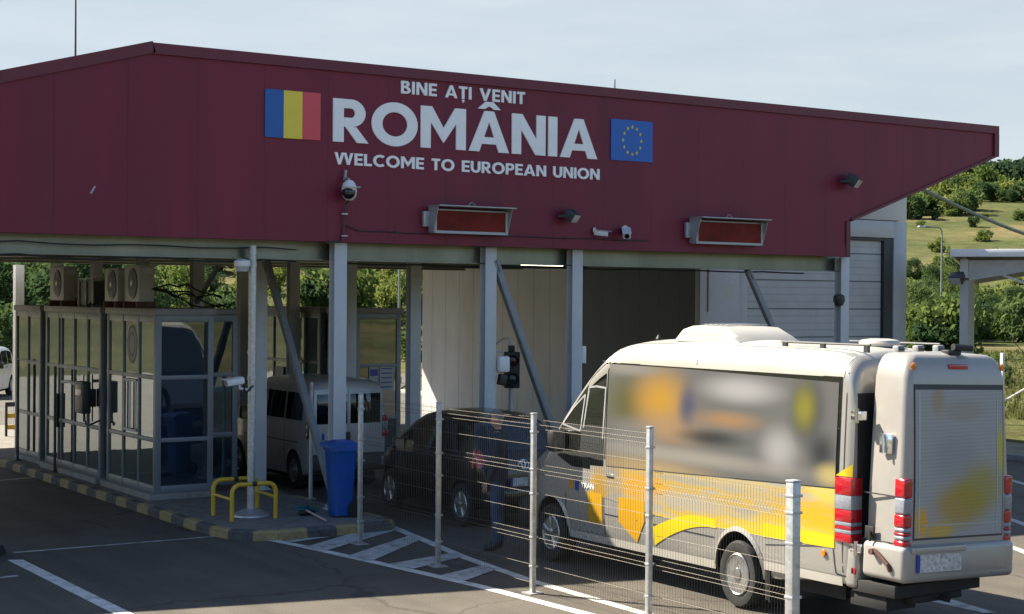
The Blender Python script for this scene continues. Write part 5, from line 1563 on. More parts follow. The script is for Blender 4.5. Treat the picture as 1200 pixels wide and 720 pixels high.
# ---- box on the back of the minibus: hung on hinges, so part of the vehicle
def place(mb, ang, tilt, piv):
    Mx = T(*piv) @ Rz(ang) @ Ry(tilt) @ T(-piv[0], -piv[1], -piv[2])
    bmesh.ops.transform(mb.bm, matrix=Mx, verts=mb.bm.verts[:])
PIV = (-0.73, -0.10, 1.4); ANG = R(-2.0); TLT = R(1.6)
bx0, bx1, by0, by1 = -0.735, 0.715, -0.64, -0.10
mb = MB()
zs = [0.62, 0.75, 1.0, 1.4, 1.8, 2.1, 2.35, 2.52, 2.62, 2.68, 2.715, 2.73]
rg = []
for z in zs:
    a = max(0, (z - 1.3) / 1.4)
    e = 0.06 * a ** 1.4
    q = max(0, (z - 2.50) / 0.23)
    rnd = 0.12 * (1 - math.sqrt(max(0, 1 - q * q)))
    x0, x1, y0, y1 = bx0 + e + rnd, bx1 - e - rnd, by0 + e * 0.9 + rnd * 0.9, by1 - rnd * 0.3
    rr = 0.085; ring = []
    for cx_, cy_, a0 in ((x1 - rr, y1 - rr * 0.4, 0), (x0 + rr, y1 - rr * 0.4, 90), (x0 + rr, y0 + rr, 180), (x1 - rr, y0 + rr, 270)):
        for k in range(7):
            an = R(a0 + 15 * k); r_ = rr if a0 >= 180 else rr * 0.4
            zz = z
            px_, py_ = cx_ + r_ * math.cos(an), cy_ + r_ * math.sin(an)
            if z > 2.55: zz = z + 0.05 * (1 - (px_ / 0.73) ** 2)
            ring.append(mb.bm.verts.new((px_, py_, zz)))
    rg.append(ring)
for A, B in zip(rg, rg[1:]):
    n = len(A)
    for k in range(n): mb.face([A[k], A[(k + 1) % n], B[(k + 1) % n], B[k]])
mb.face(rg[0][::-1])
# crowned lid: fan from rows
top_c = mb.bm.verts.new((0, (by0 + by1) / 2, 2.73 + 0.055))
for k in range(len(rg[-1])): mb.face([rg[-1][k], rg[-1][(k + 1) % len(rg[-1])], top_c])
place(mb, ANG, TLT, PIV)
rear_box = mb.build('rear_box', M['box_paint'], bus, smooth=50)
def bx_part(mb, name, mats, smooth=35):
    place(mb, ANG, TLT, PIV)
    return mb.build(name, mats, rear_box, smooth=smooth)
def fy_(z): return by0 + 0.054 * max(0, (z - 1.3) / 1.4) ** 1.4       # rear face of the box at height z
def rear_panel(mb, x0, x1, z0, z1, off, ox=0.0, n=8):
    g = []
    for k in range(n + 1):
        z = z0 + (z1 - z0) * k / n
        g.append([mb.bm.verts.new((x, fy_(z) - off, z)) for x in (x0, x1)] + [mb.bm.verts.new((x, fy_(z) - off + 0.012, z)) for x in (x1, x0)])
    for A, B in zip(g, g[1:]):
        for j in range(4): mb.face([A[j], A[(j + 1) % 4], B[(j + 1) % 4], B[j]])
    mb.face(g[0][::-1]); mb.face(g[-1])
mb = MB(); rear_panel(mb, -0.62, 0.60, 1.00, 2.47, 0.004); bx_part(mb, 'window_surround', M['booth_dark'])
M['rear_film'] = blob_film('rear_film', (0.30, 0.31, 0.33), [(-0.58, 1.06, 0, 0, (0, 0, 0), 0)])
def rear_film():
    m_ = bpy.data.materials.new('rear_window_film'); m_.use_nodes = True
    nt = m_.node_tree; b = nt.nodes['Principled BSDF']; b.inputs['Roughness'].default_value = 0.30
    t = nt.nodes.new('ShaderNodeTexCoord'); cur = None
    rgb = nt.nodes.new('ShaderNodeRGB'); rgb.outputs[0].default_value = (0.30, 0.31, 0.32, 1); cur = rgb.outputs[0]
    for (x, z, a_, b_, c, s_) in ((-0.02, 1.30, 0.38, 0.24, (0.36, 0.23, 0.022), 0.85), (0.22, 1.45, 0.36, 0.28, (0.30, 0.25, 0.035), 0.8), (-0.55, 1.16, 0.10, 0.16, (0.62, 0.33, 0.01), 0.95), (-0.30, 1.06, 0.22, 0.10, (0.50, 0.33, 0.03), 0.85), (0.55, 1.80, 0.045, 0.26, (0.46, 0.42, 0.015), 0.95), (-0.30, 2.30, 0.10, 0.16, (0.32, 0.22, 0.13), 0.7), (0.05, 2.2, 0.30, 0.12, (0.27, 0.235, 0.19), 0.6), (-0.1, 1.75, 0.35, 0.25, (0.24, 0.25, 0.27), 0.7)):
        mm = nt.nodes.new('ShaderNodeMapping'); mm.vector_type = 'TEXTURE'; mm.inputs['Location'].default_value = (x, 0, z); mm.inputs['Scale'].default_value = (a_, 50, b_)
        nt.links.new(t.outputs['Object'], mm.inputs[0])
        ln = nt.nodes.new('ShaderNodeVectorMath'); ln.operation = 'LENGTH'; nt.links.new(mm.outputs[0], ln.inputs[0])
        m3 = nt.nodes.new('ShaderNodeMapRange'); m3.interpolation_type = 'SMOOTHSTEP'; m3.inputs['From Min'].default_value = 0.4; m3.inputs['From Max'].default_value = 1.3; m3.inputs['To Min'].default_value = s_; m3.inputs['To Max'].default_value = 0
        nt.links.new(ln.outputs['Value'], m3.inputs['Value'])
        y_ = nt.nodes.new('ShaderNodeMixRGB'); nt.links.new(m3.outputs[0], y_.inputs[0]); nt.links.new(cur, y_.inputs[1]); y_.inputs[2].default_value = (*c, 1); cur = y_.outputs[0]
    w = nt.nodes.new('ShaderNodeTexWave'); w.bands_direction = 'Z'; w.inputs['Scale'].default_value = 9; w.inputs['Distortion'].default_value = 1.5
    nt.links.new(t.outputs['Object'], w.inputs['Vector'])
    m4 = nt.nodes.new('ShaderNodeMapRange'); m4.inputs['To Min'].default_value = 0.93; m4.inputs['To Max'].default_value = 1.05; nt.links.new(w.outputs['Fac'], m4.inputs['Value'])
    x = nt.nodes.new('ShaderNodeMixRGB'); x.blend_type = 'MULTIPLY'; x.inputs[0].default_value = 1; nt.links.new(cur, x.inputs[1]); nt.links.new(m4.outputs[0], x.inputs[2])
    nt.links.new(x.outputs[0], b.inputs['Base Color'])
    return m_
mb = MB(); rear_panel(mb, -0.605, 0.585, 1.02, 2.42, 0.009); bx_part(mb, 'rear_window', rear_film())
mb = MB()
rear_panel(mb, -0.565, -0.545, 1.04, 2.41, 0.013); rear_panel(mb, 0.50, 0.51, 1.04, 2.40, 0.013); rear_panel(mb, -0.52, 0.54, 1.13, 1.14, 0.0135, n=2)
bx_part(mb, 'window_line', M['grey_metal'])
mb = MB(); mb.box(bx0 - 0.035, bx1 + 0.03, by0 - 0.05, by1 - 0.02, 0.60, 0.955, 0.06, seg=4)
bx_part(mb, 'box_bumper', M['box_paint'])
mb = MB(); mb.box(-0.60, 0.62, by0 - 0.058, by0 - 0.051, 0.69, 0.90, 0.003); bx_part(mb, 'plate_recess', M['box_paint'])
mb = MB(); mb.box(-0.68, 0.02, by0 - 0.085, by0 - 0.01, 0.885, 0.945, 0.012); bx_part(mb, 'plate_lamp_bar', M['box_paint'])
mb = MB(); mb.mi = 0; mb.box(-0.58, -0.03, by0 - 0.068, by0 - 0.060, 0.705, 0.87); mb.mi = 1; mb.box(-0.62, -0.582, by0 - 0.068, by0 - 0.060, 0.705, 0.87)
bx_part(mb, 'number_plate', [M['plate'], M['plate_blue']])
for sg in (-1, 1):
    xo = (bx0 - 0.012) if sg < 0 else (bx1 + 0.012)
    xi = xo - sg * 0.11
    x0, x1 = min(xo, xi), max(xo, xi)
    mb = MB()
    for (z0, z1, mi) in ((1.40, 1.58, 0), (1.245, 1.399, 1), (1.12, 1.244, 0), (1.075, 1.119, 1), (1.045, 1.074, 0), (1.00, 1.044, 1), (0.935, 0.999, 0)):
        mb.mi = mi; mb.box(x0, x1, by0 - 0.012, by0 + 0.13, z0, z1, 0.02, seg=3)
    bx_part(mb, 'tail_light', [M['tail_red'], M['tail_white']])
    mb = MB(); mb.lathe([(0.036, -0.004), (0.03, -0.016), (0, -0.02)], c=(sg * 0.605, fy_(2.62) + 0.02, 2.64), axis='y', n=16); bx_part(mb, 'marker_light', M['amber'])
mb = MB(); mb.box(-0.14, 0.12, fy_(2.62) + 0.00, fy_(2.62) + 0.05, 2.615, 2.665, 0.01); bx_part(mb, 'brake_light', M['tail_red'])
mb = MB()
mb.box(bx0 - 0.012, bx0 + 0.02, -0.46, -0.30, 1.80, 1.99, 0.006); mb.tube([(bx0 - 0.03, -0.36, 1.98), (bx0 - 0.035, -0.38, 1.80)], 0.012, 6)
bx_part(mb, 'latch', M['chrome'])
mb = MB(); mb.box(bx0 - 0.014, bx0, -0.26, -0.14, 0.97, 1.09, 0.006); mb.tube([(bx0 - 0.02, -0.22, 1.04), (bx0 - 0.05, -0.25, 0.95)], 0.012, 6)
bx_part(mb, 'socket', M['black'])
mb = MB(); mb.tube([(bx0 - 0.03, -0.30, 0.86), (bx0 - 0.06, -0.34, 0.87), (bx0 - 0.06, -0.50, 0.76), (bx0 - 0.04, -0.52, 0.70)], 0.022, 8); mb.lathe([(0.03, bx0 - 0.03), (0.03, bx0 - 0.09)], c=(0, -0.30, 0.86), axis='x', n=10)
bx_part(mb, 'crank_handle', M['rust'])
mb = MB()
for z in (2.14, 0.86): mb.box(-0.80, bx0 + 0.02, -0.12, 0.02, z - 0.045, z + 0.045, 0.008); mb.tube([(-0.795, -0.06, z - 0.07), (-0.795, -0.06, z + 0.07)], 0.022, 8)
mb.split('hinge', M['chrome'], bus)
mb = MB()
lz = [(bx0 - 0.001, -0.12, 1.42), (bx0 - 0.001, -0.50, 1.42)]
mb.box(bx0 - 0.004, bx0 + 0.01, -0.56, -0.11, 1.40, 1.412); mb.box(bx0 - 0.004, bx0 + 0.01, -0.56, -0.11, 0.958, 0.968)
bx_part(mb, 'seam', M['booth_dark'])
mb = MB(); mb.tube([(0.0, -0.50, 2.83), (0.22, -0.53, 2.82)], 0.034, 10); mb.box(-0.06, 0.12, -0.5, -0.40, 2.755, 2.80, 0.01)
bx_part(mb, 'reversing_camera', M['black'])
mb = MB(); mb.box(-0.78, 0.42, -0.55, 0.0, 0.44, 0.56, 0.01); mb.box(-0.50, 0.20, -0.52, -0.1, 0.36, 0.435, 0.02); mb.box(-0.75, -0.35, -0.42, 0.05, 0.30, 0.435, 0.01); mb.tube([(-0.1, -0.5, 0.40), (-0.1, -0.60, 0.38), (-0.1, -0.62, 0.44)], 0.03, 8)
mb.build('box_carrier', M['deep'], bus)

# ---- black car ------------------------------------------------------------
def make_car(name, loc, rz, paint, label, top, bot, wid, wheels, wr, belt, tum, roof, glass_spec, rear, stations, hub_sp=5, group=None, cat='car', rc=0.16, rv=0.14):
    t = empty(name, loc, rz, label, cat, group)
    sh = Shell(top, bot, wid, belt, tum, roof, rc=rc, rv=rv, crown=0.03, tuck=0.05)
    body = sh.body(stations).build('body', [paint], t)
    hw = max(w for _, w in wid)
    W4 = [(s * hw, y, wr) for y in wheels for s in (-1, 1)]
    arch_cut(body, W4, wr + 0.055, 0.26, 0.82, M['deep'])
    for x, y, z in W4: wheel(t, x * 0.875, y, z, wr, 0.17, 0.82, hub_sp)
    for kind, a in glass_spec:
        mb = MB()
        if kind == 'side': sh.side(mb, a[0], a[1], a[2], a[3], 0.004, 14, 6, (-1, 1)); mb.split('side_window', M['auto_glass'], t)
        if kind == 'front': sh.topside(mb, *a); mb.build('windscreen', M['auto_glass'], t)
        if kind == 'rear': sh.topside(mb, *a); mb.build('rear_window', M['auto_glass'], t)
    L = top[-1][0]
    mb = MB(); mb.box(-hw * 0.8, hw * 0.8, 0.25, L - 0.3, 0.16, 0.26); mb.build('underbody', M['deep'], t)
    rear(t, sh)
    return t, sh
cl_top = [(0, 0.72), (0.03, 0.90), (0.08, 1.02), (0.20, 1.26), (0.32, 1.44), (0.46, 1.52), (0.85, 1.57), (1.35, 1.58), (1.65, 1.53), (1.95, 1.40), (2.2, 1.22), (2.4, 1.07), (2.5, 1.00), (2.7, 0.93), (2.88, 0.82), (2.98, 0.68), (3.02, 0.52)]
cl_bot = [(0, 0.34), (0.5, 0.22), (2.6, 0.22), (3.02, 0.28)]
cl_wid = [(0, 0.60), (0.06, 0.655), (0.2, 0.69), (0.5, 0.70), (2.3, 0.70), (2.6, 0.68), (2.8, 0.62), (2.95, 0.52), (3.02, 0.42)]
def car_rear(t, sh):
    for sg in (-1, 1):
        mb = MB(); sh.side(mb, 0.01, 0.24, lambda y: 0.86 + 0.10 * y, lambda y: min(sh.zt(y) - 0.02, 1.12), 0.008, 5, 5, (sg,)); mb.build('tail_light', M['tail_red'], t)
    number_plate(t, -0.22, 0.22, -0.006, 0.60, 0.72)
    mb = MB(); mb.box(-0.60, 0.60, -0.05, 0.10, 0.34, 0.58, 0.05, seg=3); mb.build('rear_bumper', M['car_black'], t)
    # rounded emblem of three ovals
    mb = MB()
    def ov(cx_, cz_, a_, b_):
        pts = [(cx_ + a_ * math.cos(2 * math.pi * k / 24), 0.075 - 0.006, cz_ + b_ * math.sin(2 * math.pi * k / 24)) for k in range(25)]
        pts = [(x, -0.0 + (z - 0.84) * 0.20 - 0.004, z) for x, y, z in pts]
        mb.tube(pts, 0.006, 5, cap=False)
    ov(0, 0.90, 0.085, 0.070); ov(0, 0.90, 0.028, 0.066); ov(0, 0.925, 0.060, 0.028)
    mb.build('emblem', M['chrome'], t)
    mb = MB(); mb.box(-0.30, 0.30, 0.012, 0.03, 0.775, 0.80, 0.004); mb.build('hatch_handle', M['chrome'], t)
    for sg in (-1, 1): mirror(t, sh, 0.66, 2.12, 1.02, sg, 0.8, 'car_black')
    mb = MB()
    for pts in ([(0.98, 0.35), (0.95, 1.0)], [(1.62, 0.3), (1.60, 1.0)], [(2.28, 0.4), (2.25, 0.95)]): lines(sh, mb, pts, 0.012, 0.003, (-1, 1))
    mb.build('panel_gap', M['deep'], t)
    for y in (1.15, 1.75):
        mb = MB()
        for sg in (-1, 1): mb.box(sg * 0.71 - 0.012, sg * 0.71 + 0.012, y, y + 0.12, 0.92, 0.945, 0.004)
        mb.split('door_handle', M['car_black'], t)
    for sg in (-1, 1): MB().box(sg * 0.52 - 0.10, sg * 0.52 + 0.10, 2.76, 2.90, 0.62, 0.78, 0.04, seg=3).build('headlight', M['tail_white'], t)
cs = [0, 0.015, 0.03, 0.055, 0.08, 0.14, 0.2, 0.26, 0.32, 0.39, 0.46, 0.6, 0.72, 0.85, 1.0, 1.2, 1.35, 1.5, 1.65, 1.8, 1.95, 2.08, 2.2, 2.3, 2.4, 2.5, 2.6, 2.7, 2.8, 2.88, 2.94, 2.98, 3.02]
csz = interp(cl_top)
GL = [('side', (0.42, 0.92, 1.02, lambda y: min(1.44, csz(y) - 0.13))), ('side', (0.98, 1.60, 1.01, lambda y: min(1.45, csz(y) - 0.12))), ('side', (1.64, 2.22, lambda y: 1.0, lambda y: max(1.03, min(1.45, csz(y) - 0.13)))), ('front', (1.72, 2.38, 0.80, 0.86, 0.006, 12, 10)), ('rear', (0.10, 0.33, 0.72, 0.72, 0.006, 8, 10))]
car, csh = make_car('waiting_car', (12.44, 18.40, 0), R(-2), M['car_black'], 'black compact car with a red tail light waiting ahead of the standing person', cl_top, cl_bot, cl_wid, (0.52, 2.50), 0.305, 0.85, 0.17, 1.58, GL, car_rear, cs)
car.scale = (1, 1.12, 1)
car2, _ = make_car('parked_car', (14.35, 52.2, 0), R(150), M['car_silver'], 'silver car parked in the sun beyond the far end of the booths', cl_top, cl_bot, cl_wid, (0.52, 2.50), 0.305, 0.85, 0.17, 1.58, GL, car_rear, cs)
car3, _ = make_car('parked_car', (15.2, 58.0, 0), R(150), M['car_black'], 'dark car parked behind the silver car at the road edge', cl_top, cl_bot, cl_wid, (0.52, 2.50), 0.305, 0.85, 0.17, 1.58, GL, car_rear, cs)

# ---- delivery van ---------------------------------------------------------
v_top = [(0, 1.60), (0.02, 1.70), (0.08, 1.79), (0.3, 1.84), (1.8, 1.85), (2.05, 1.80), (2.3, 1.63), (2.55, 1.39), (2.75, 1.18), (2.9, 1.10), (3.25, 1.0), (3.45, 0.84), (3.55, 0.58)]
v_bot = [(0, 0.32), (0.5, 0.22), (3.1, 0.22), (3.55, 0.26)]
v_wid = [(0, 0.69), (0.05, 0.715), (0.2, 0.735), (2.6, 0.735), (3.0, 0.71), (3.3, 0.64), (3.55, 0.48)]
vz = interp(v_top)
def van_rear(t, sh):
    for sg in (-1, 1):
        xo = sg * 0.742; xi = sg * 0.64; x0, x1 = min(xo, xi), max(xo, xi)
        lamp_cluster(t, [(x0, x1, -0.02, 0.10, 1.14, 1.24, 0), (x0, x1, -0.02, 0.10, 1.00, 1.139, 1), (x0, x1, -0.02, 0.10, 0.88, 0.999, 0)])
        mirror(t, sh, 0.70, 2.45, 1.18, sg, 0.85, 'black')
    for a, b_ in ((-0.60, -0.03), (0.03, 0.60)):
        MB().box(a, b_, -0.006, 0.004, 1.12, 1.62, 0.002).build('rear_window', M['auto_glass'], t)
        mb = MB(); mb.box(a - 0.05, b_ + 0.02, -0.003, 0.003, 0.62, 1.70, 0.001); mb.build('rear_door', M['van_grey'], t)
    mb = MB(); mb.box(-0.70, 0.70, -0.07, 0.12, 0.32, 0.62, 0.05, seg=3); mb.build('rear_bumper', M['dark_metal'], t)
    number_plate(t, -0.50, -0.10, -0.008, 0.86, 0.97)
    mb = MB(); mb.box(-0.12, 0.02, -0.03, -0.007, 0.78, 0.98, 0.01); mb.build('door_handle', M['black'], t)
    mb = MB(); lines(sh, mb, [(0.95, 0.35), (0.95, 1.7)], 0.014, 0.003, (-1, 1)); lines(sh, mb, [(0.4, 0.80), (2.6, 0.80)], 0.016, 0.003, (-1, 1)); lines(sh, mb, [(1.72, 0.35), (1.72, 1.65)], 0.014, 0.003, (-1, 1))
    mb.build('panel_gap', M['booth_dark'], t)
    mb = MB(); mb.tube([(-0.66, 0.05, 1.76), (-0.69, 0.0, 1.4), (-0.70, 0.0, 0.7)], 0.01, 5); mb.build('seal', M['black'], t)
vs_ = [0, 0.01, 0.02, 0.05, 0.08, 0.15, 0.3, 0.6, 0.9, 1.2, 1.5, 1.8, 1.92, 2.05, 2.18, 2.3, 2.42, 2.55, 2.65, 2.75, 2.82, 2.9, 3.0, 3.12, 3.25, 3.35, 3.45, 3.5, 3.55]
van, vsh = make_car('delivery_van', (12.36, 23.55, 0), R(0), M['van_grey'], 'white compact delivery van seen from behind between the canopy columns', v_top, v_bot, v_wid, (0.62, 2.92), 0.31, 1.0, 0.12, 1.85,
    [('side', (0.30, 0.92, 1.17, lambda y: min(1.63, vz(y) - 0.16))), ('side', (0.99, 1.69, 1.17, lambda y: min(1.63, vz(y) - 0.16))), ('side', (1.76, 2.52, lambda y: 1.17, lambda y: max(1.19, min(1.63, vz(y) - 0.16)))), ('front', (1.98, 2.72, 0.82, 0.88, 0.006, 12, 10))],
    van_rear, vs_, cat='van', rc=0.14, rv=0.13)
#--PERSON--
# ------------------------------------------------------------------ the person
def skin_mesh(verts, edges, root=0, sub=2):
    me = bpy.data.meshes.new('skeleton')
    me.from_pydata([v[0] for v in verts], edges, [])
    o = bpy.data.objects.new('skeleton', me); COL.objects.link(o)
    md = o.modifiers.new('skin', 'SKIN'); md.use_smooth_shade = True; md.branch_smoothing = 0.6
    if not me.skin_vertices: 
        bpy.context.view_layer.objects.active = o
    for i, v in enumerate(verts):
        sv = me.skin_vertices[0].data[i]
        r = v[1]; sv.radius = r if isinstance(r, tuple) else (r, r)
        sv.use_root = (i == root)
    ss = o.modifiers.new('sub', 'SUBSURF'); ss.levels = sub; ss.render_levels = sub
    dg = bpy.context.evaluated_depsgraph_get()
    out_ = bpy.data.meshes.new_from_object(o.evaluated_get(dg))
    bpy.data.objects.remove(o)
    return out_
def make_person(loc, rz):
    t = empty('person', loc, rz, 'person in a dark jacket and blue jeans standing behind the black car', 'person', scale=(0.84, 0.84, 1))
    V = []; E_ = []
    def add(p, r, par=None):
        V.append((p, r)); i = len(V) - 1
        if par is not None: E_.append((par, i))
        return i
    pel = add((0, 0, 0.98), (0.165, 0.125))
    sp1 = add((0, 0.0, 1.14), (0.165, 0.12), pel)
    ch = add((0, -0.01, 1.32), (0.185, 0.13), sp1)
    sh_ = add((0, -0.015, 1.46), (0.13, 0.10), ch)
    nk = add((0, 0.0, 1.545), (0.062, 0.062), sh_)
    hd = add((0, 0.015, 1.60), (0.062, 0.07), nk)
    for s in (-1, 1):
        a = add((s * 0.175, -0.015, 1.445), 0.075, sh_)
        b = add((s * 0.235, -0.03, 1.30), 0.062, a)
        c = add((s * 0.262, -0.035, 1.14), 0.052, b)
        d = add((s * 0.262, 0.04, 1.0), 0.046, c)
        e = add((s * 0.245, 0.10, 0.895), 0.036, d)
        hip = add((s * 0.095, 0, 0.90), 0.115, pel)
        th = add((s * 0.105, 0.005, 0.70), 0.092, hip)
        kn = add((s * 0.112, 0.012, 0.50), 0.070, th)
        cf = add((s * 0.118, -0.01, 0.32), 0.066, kn)
        an = add((s * 0.122, -0.02, 0.11), 0.052, cf)
        he = add((s * 0.124, -0.01, 0.055), 0.050, an)
        fo = add((s * 0.135, 0.09, 0.045), (0.046, 0.042), he)
        add((s * 0.145, 0.18, 0.034), (0.040, 0.030), fo)
    me = skin_mesh(V, E_)
    b = bmesh.new(); b.from_mesh(me)
    # head, with brow, nose, chin, ears, worked into the same mesh
    h = bmesh.new(); bmesh.ops.create_uvsphere(h, u_segments=24, v_segments=18, radius=1)
    for v in h.verts:
        x, y, z = v.co
        w = 0.078 * (1 - 0.22 * max(0, -z)); d = 0.098
        px, py, pz = x * w, y * d, z * 0.122
        if y > 0 and -0.45 < z < 0.2 and abs(x) < 0.22: py += 0.022 * (1 - abs(x) / 0.22) * (0.2 - z) / 0.65
        if y > 0.2 and 0.0 < z < 0.25 and 0.2 < abs(x) < 0.6: py -= 0.008
        if y > 0 and z < -0.6: py += 0.010
        if abs(x) > 0.93 and -0.25 < z < 0.25: px *= 1.14
        v.co = (px, py + 0.02, pz + 1.685)
    mp_ = {v: b.verts.new(v.co) for v in h.verts}
    for f in h.faces: b.faces.new([mp_[v] for v in f.verts])
    h.free()
    # hands: palm, four curled fingers, thumb
    for s in (-1, 1):
        base = Vector((s * 0.245, 0.105, 0.885))
        dn = Vector((-s * 0.05, 0.35, -0.93)).normalized(); fw = Vector((0, 0.93, 0.35)).normalized(); sd = Vector((s, 0, 0))
        HV = [(tuple(base), (0.026, 0.036)), (tuple(base + dn * 0.045), (0.022, 0.042)), (tuple(base + dn * 0.085), (0.018, 0.040))]
        HE = [(0, 1), (1, 2)]
        for k, L in enumerate((0.066, 0.076, 0.070, 0.054)):
            o_ = fw * (0.030 - 0.020 * k)
            p0 = base + dn * 0.085 + o_
            i0 = len(HV); HV += [(tuple(p0), 0.0095), (tuple(p0 + dn * L * 0.45 - sd * 0.006), 0.009), (tuple(p0 + dn * L * 0.75 - sd * 0.022), 0.0082), (tuple(p0 + dn * L * 0.92 - sd * 0.04), 0.007)]
            HE += [(2, i0), (i0, i0 + 1), (i0 + 1, i0 + 2), (i0 + 2, i0 + 3)]
        i0 = len(HV); q = base + dn * 0.03 + fw * 0.032
        HV += [(tuple(q), 0.012), (tuple(q + fw * 0.018 + dn * 0.028 - sd * 0.006), 0.0105), (tuple(q + fw * 0.02 + dn * 0.055 - sd * 0.012), 0.0085)]
        HE += [(1, i0), (i0, i0 + 1), (i0 + 1, i0 + 2)]
        hm = skin_mesh(HV, HE, 0, 1)
        hb = bmesh.new(); hb.from_mesh(hm)
        mp_ = {v: b.verts.new(v.co) for v in hb.verts}
        for f in hb.faces: b.faces.new([mp_[v] for v in f.verts])
        hb.free()
    for f in b.faces:
        c = f.calc_center_median(); f.smooth = True
        if c.z > 1.525: f.material_index = 2
        elif abs(c.x) > 0.19 and c.z < 0.905: f.material_index = 2
        elif c.z > 0.93 or (abs(c.x) > 0.2 and c.z > 0.88): f.material_index = 0
        elif c.z > 0.105: f.material_index = 1
        else: f.material_index = 3
    me2 = bpy.data.meshes.new('body'); b.to_mesh(me2); b.free()
    for k in ('jacket', 'jeans', 'skin', 'shoe'): me2.materials.append(M[k])
    o = bpy.data.objects.new('body', me2); COL.objects.link(o); o.parent = t
    # short hair cap
    h = bmesh.new(); bmesh.ops.create_uvsphere(h, u_segments=22, v_segments=16, radius=1)
    bmesh.ops.delete(h, geom=[v for v in h.verts if v.co.z < -0.35 or (v.co.y > 0.35 and v.co.z < 0.45)], context='VERTS')
    for v in h.verts:
        n = 1 + 0.02 * noise.noise(v.co * 4)
        v.co = (v.co.x * 0.083 * n, v.co.y * 0.104 * n + 0.014, v.co.z * 0.128 * n + 1.69)
    mb = MB(); mb.add(h); mb.build('hair', M['hair'], t, smooth=180, recalc=True)
    mb = MB()
    for s in (-1, 1):
        e = bmesh.new(); bmesh.ops.create_uvsphere(e, u_segments=8, v_segments=6, radius=0.011); mb.add(e, T(s * 0.030, 0.108, 1.695))
    mb.build('eyes', M['black'], t)
    mb = MB(); mb.box(-0.024, 0.024, 0.112, 0.118, 1.622, 1.628, 0.002); mb.build('mouth', M['rust'], t)
    # jacket collar and hem
    mb = MB(); mb.lathe([(0.072, 1.50), (0.085, 1.56), (0.079, 1.562), (0.066, 1.505)], n=20, closed=True); mb.build('collar', M['jacket'], t)
    mb = MB()
    prof = [(1.0, 0.90), (1.03, 0.93), (1.02, 1.02), (0.97, 1.10), (0.95, 1.095), (0.98, 0.905)]
    rg = [[mb.bm.verts.new((0.198 * f * math.cos(2 * math.pi * k / 28), 0.150 * f * math.sin(2 * math.pi * k / 28), z)) for k in range(28)] for f, z in prof]
    for A, B in zip(rg, rg[1:] + [rg[0]]):
        for k in range(28): mb.face([A[k], A[(k + 1) % 28], B[(k + 1) % 28], B[k]])
    mb.build('jacket_hem', M['jacket'], t, smooth=60)
    return t
make_person((11.08, 16.98, 0), R(40))

# ------------------------------------------------------------------ right hand canopy, lamps and field things
t = empty('side_canopy', (28.0, 23.8, 0), R(-51), 'open canopy with a white roof edge by the field edge', 'canopy')
mb = MB(); mb.box(-0.30, 9, -0.3, -0.26, 4.25, 4.42, 0.005); mb.box(-0.30, -0.26, -0.259, 9, 4.25, 4.42, 0.005); mb.build('roof_edge', M['white_sign'], t)
mb = MB(); mb.box(-0.25, 9, -0.255, 9, 4.29, 4.33); mb.build('roof', M['soffit'], t)
mb = MB()
for x, y in ((0, 0), (8.2, 0), (0, 7.5), (8.2, 7.5)):
    mb2 = MB(); mb2.box(x - 0.09, x + 0.09, y - 0.085, y - 0.07, 0, 4.2); mb2.box(x - 0.09, x + 0.09, y + 0.07, y + 0.085, 0, 4.2); mb2.box(x - 0.006, x + 0.006, y - 0.069, y + 0.069, 0, 4.2)
    mb2.build('post', M['col_paint'], t)
for y in (0, 7.5):
    mb = MB(); mb.prism([(0.1, 3.55), (0.1, 4.05), (8.1, 3.55), (8.1, 2.9), (4.1, 3.35)], 'y', y - 0.05, y + 0.05)
    mb = MB(); mb.prism([(0.10, 3.72), (0.10, 4.18), (8.1, 4.18), (8.1, 3.75), (7.2, 3.9), (1.6, 3.98)], 'y', y - 0.03, y + 0.03); mb.build('rafter', M['grey_metal'], t)
for x in (0.0, 4.1, 8.2):
    mb = MB(); mb.box(x - 0.05, x + 0.05, 0.1, 7.4, 3.95, 4.25); mb.build('side_beam', M['grey_metal'], t)
mb = MB()
for k in range(7): mb.box(-0.2, 8.8, 0.4 + 1.1 * k, 0.46 + 1.1 * k, 4.22, 4.285)
mb.build('purlin', M['sheet'], t)
mb = MB(); mb.tube([(0.1, 0.0, 4.12), (1.6, 0.1, 3.55), (3.2, 0.3, 3.0)], 0.03, 6); mb.build('strut', M['white_plastic'], t)
bpy.data.objects.remove(bpy.data.objects['stray']) if 'stray' in bpy.data.objects else None
floodlight((27.85, 23.75, 3.75), R(-75), 'black floodlight on the grey post of the white edged canopy', 1.5)

def street_lamp(x, y, h, label, arm=1.1, ang=R(160), group=None, r=0.075):
    t = empty('street_lamp', (x, y, ground_z(x, y)), ang, label, 'street lamp', group)
    MB().tube([(0, 0, 0), (0, 0, h * 0.5), (0, 0, h * 0.93)], r, 10, r2=r * 0.72).build('pole', M['lamp_green'], t)
    mb = MB(); mb.tube([(0, 0, h * 0.925), (0.02, 0, h * 0.97), (0.15, 0, h * 0.995), (arm, 0, h * 1.005)], r * 0.66, 8); mb.build('arm', M['lamp_green'], t)
    MB().box(arm - 0.1, arm + 0.45, -0.11, 0.11, h - 0.07, h + 0.05, 0.03).build('head', M['grey_metal'], t)
    MB().lathe([(r * 2, 0), (r * 2, 0.25), (r * 1.2, 0.32)], n=12).build('foot', M['lamp_green'], t)
street_lamp(76.5, 66.8, 7.9, 'green grey street lamp leaning over the meadow right of the hall', 1.5, R(175))
street_lamp(27.5, 52.5, 5.2, 'slim lamp seen through the canopy beside its neighbour, nearer the right booths', 0.5, R(20), None, 0.05)
street_lamp(29.4, 52.0, 5.0, 'slim lamp with a hanging head left of the white hall wall', 0.5, R(190), None, 0.06)

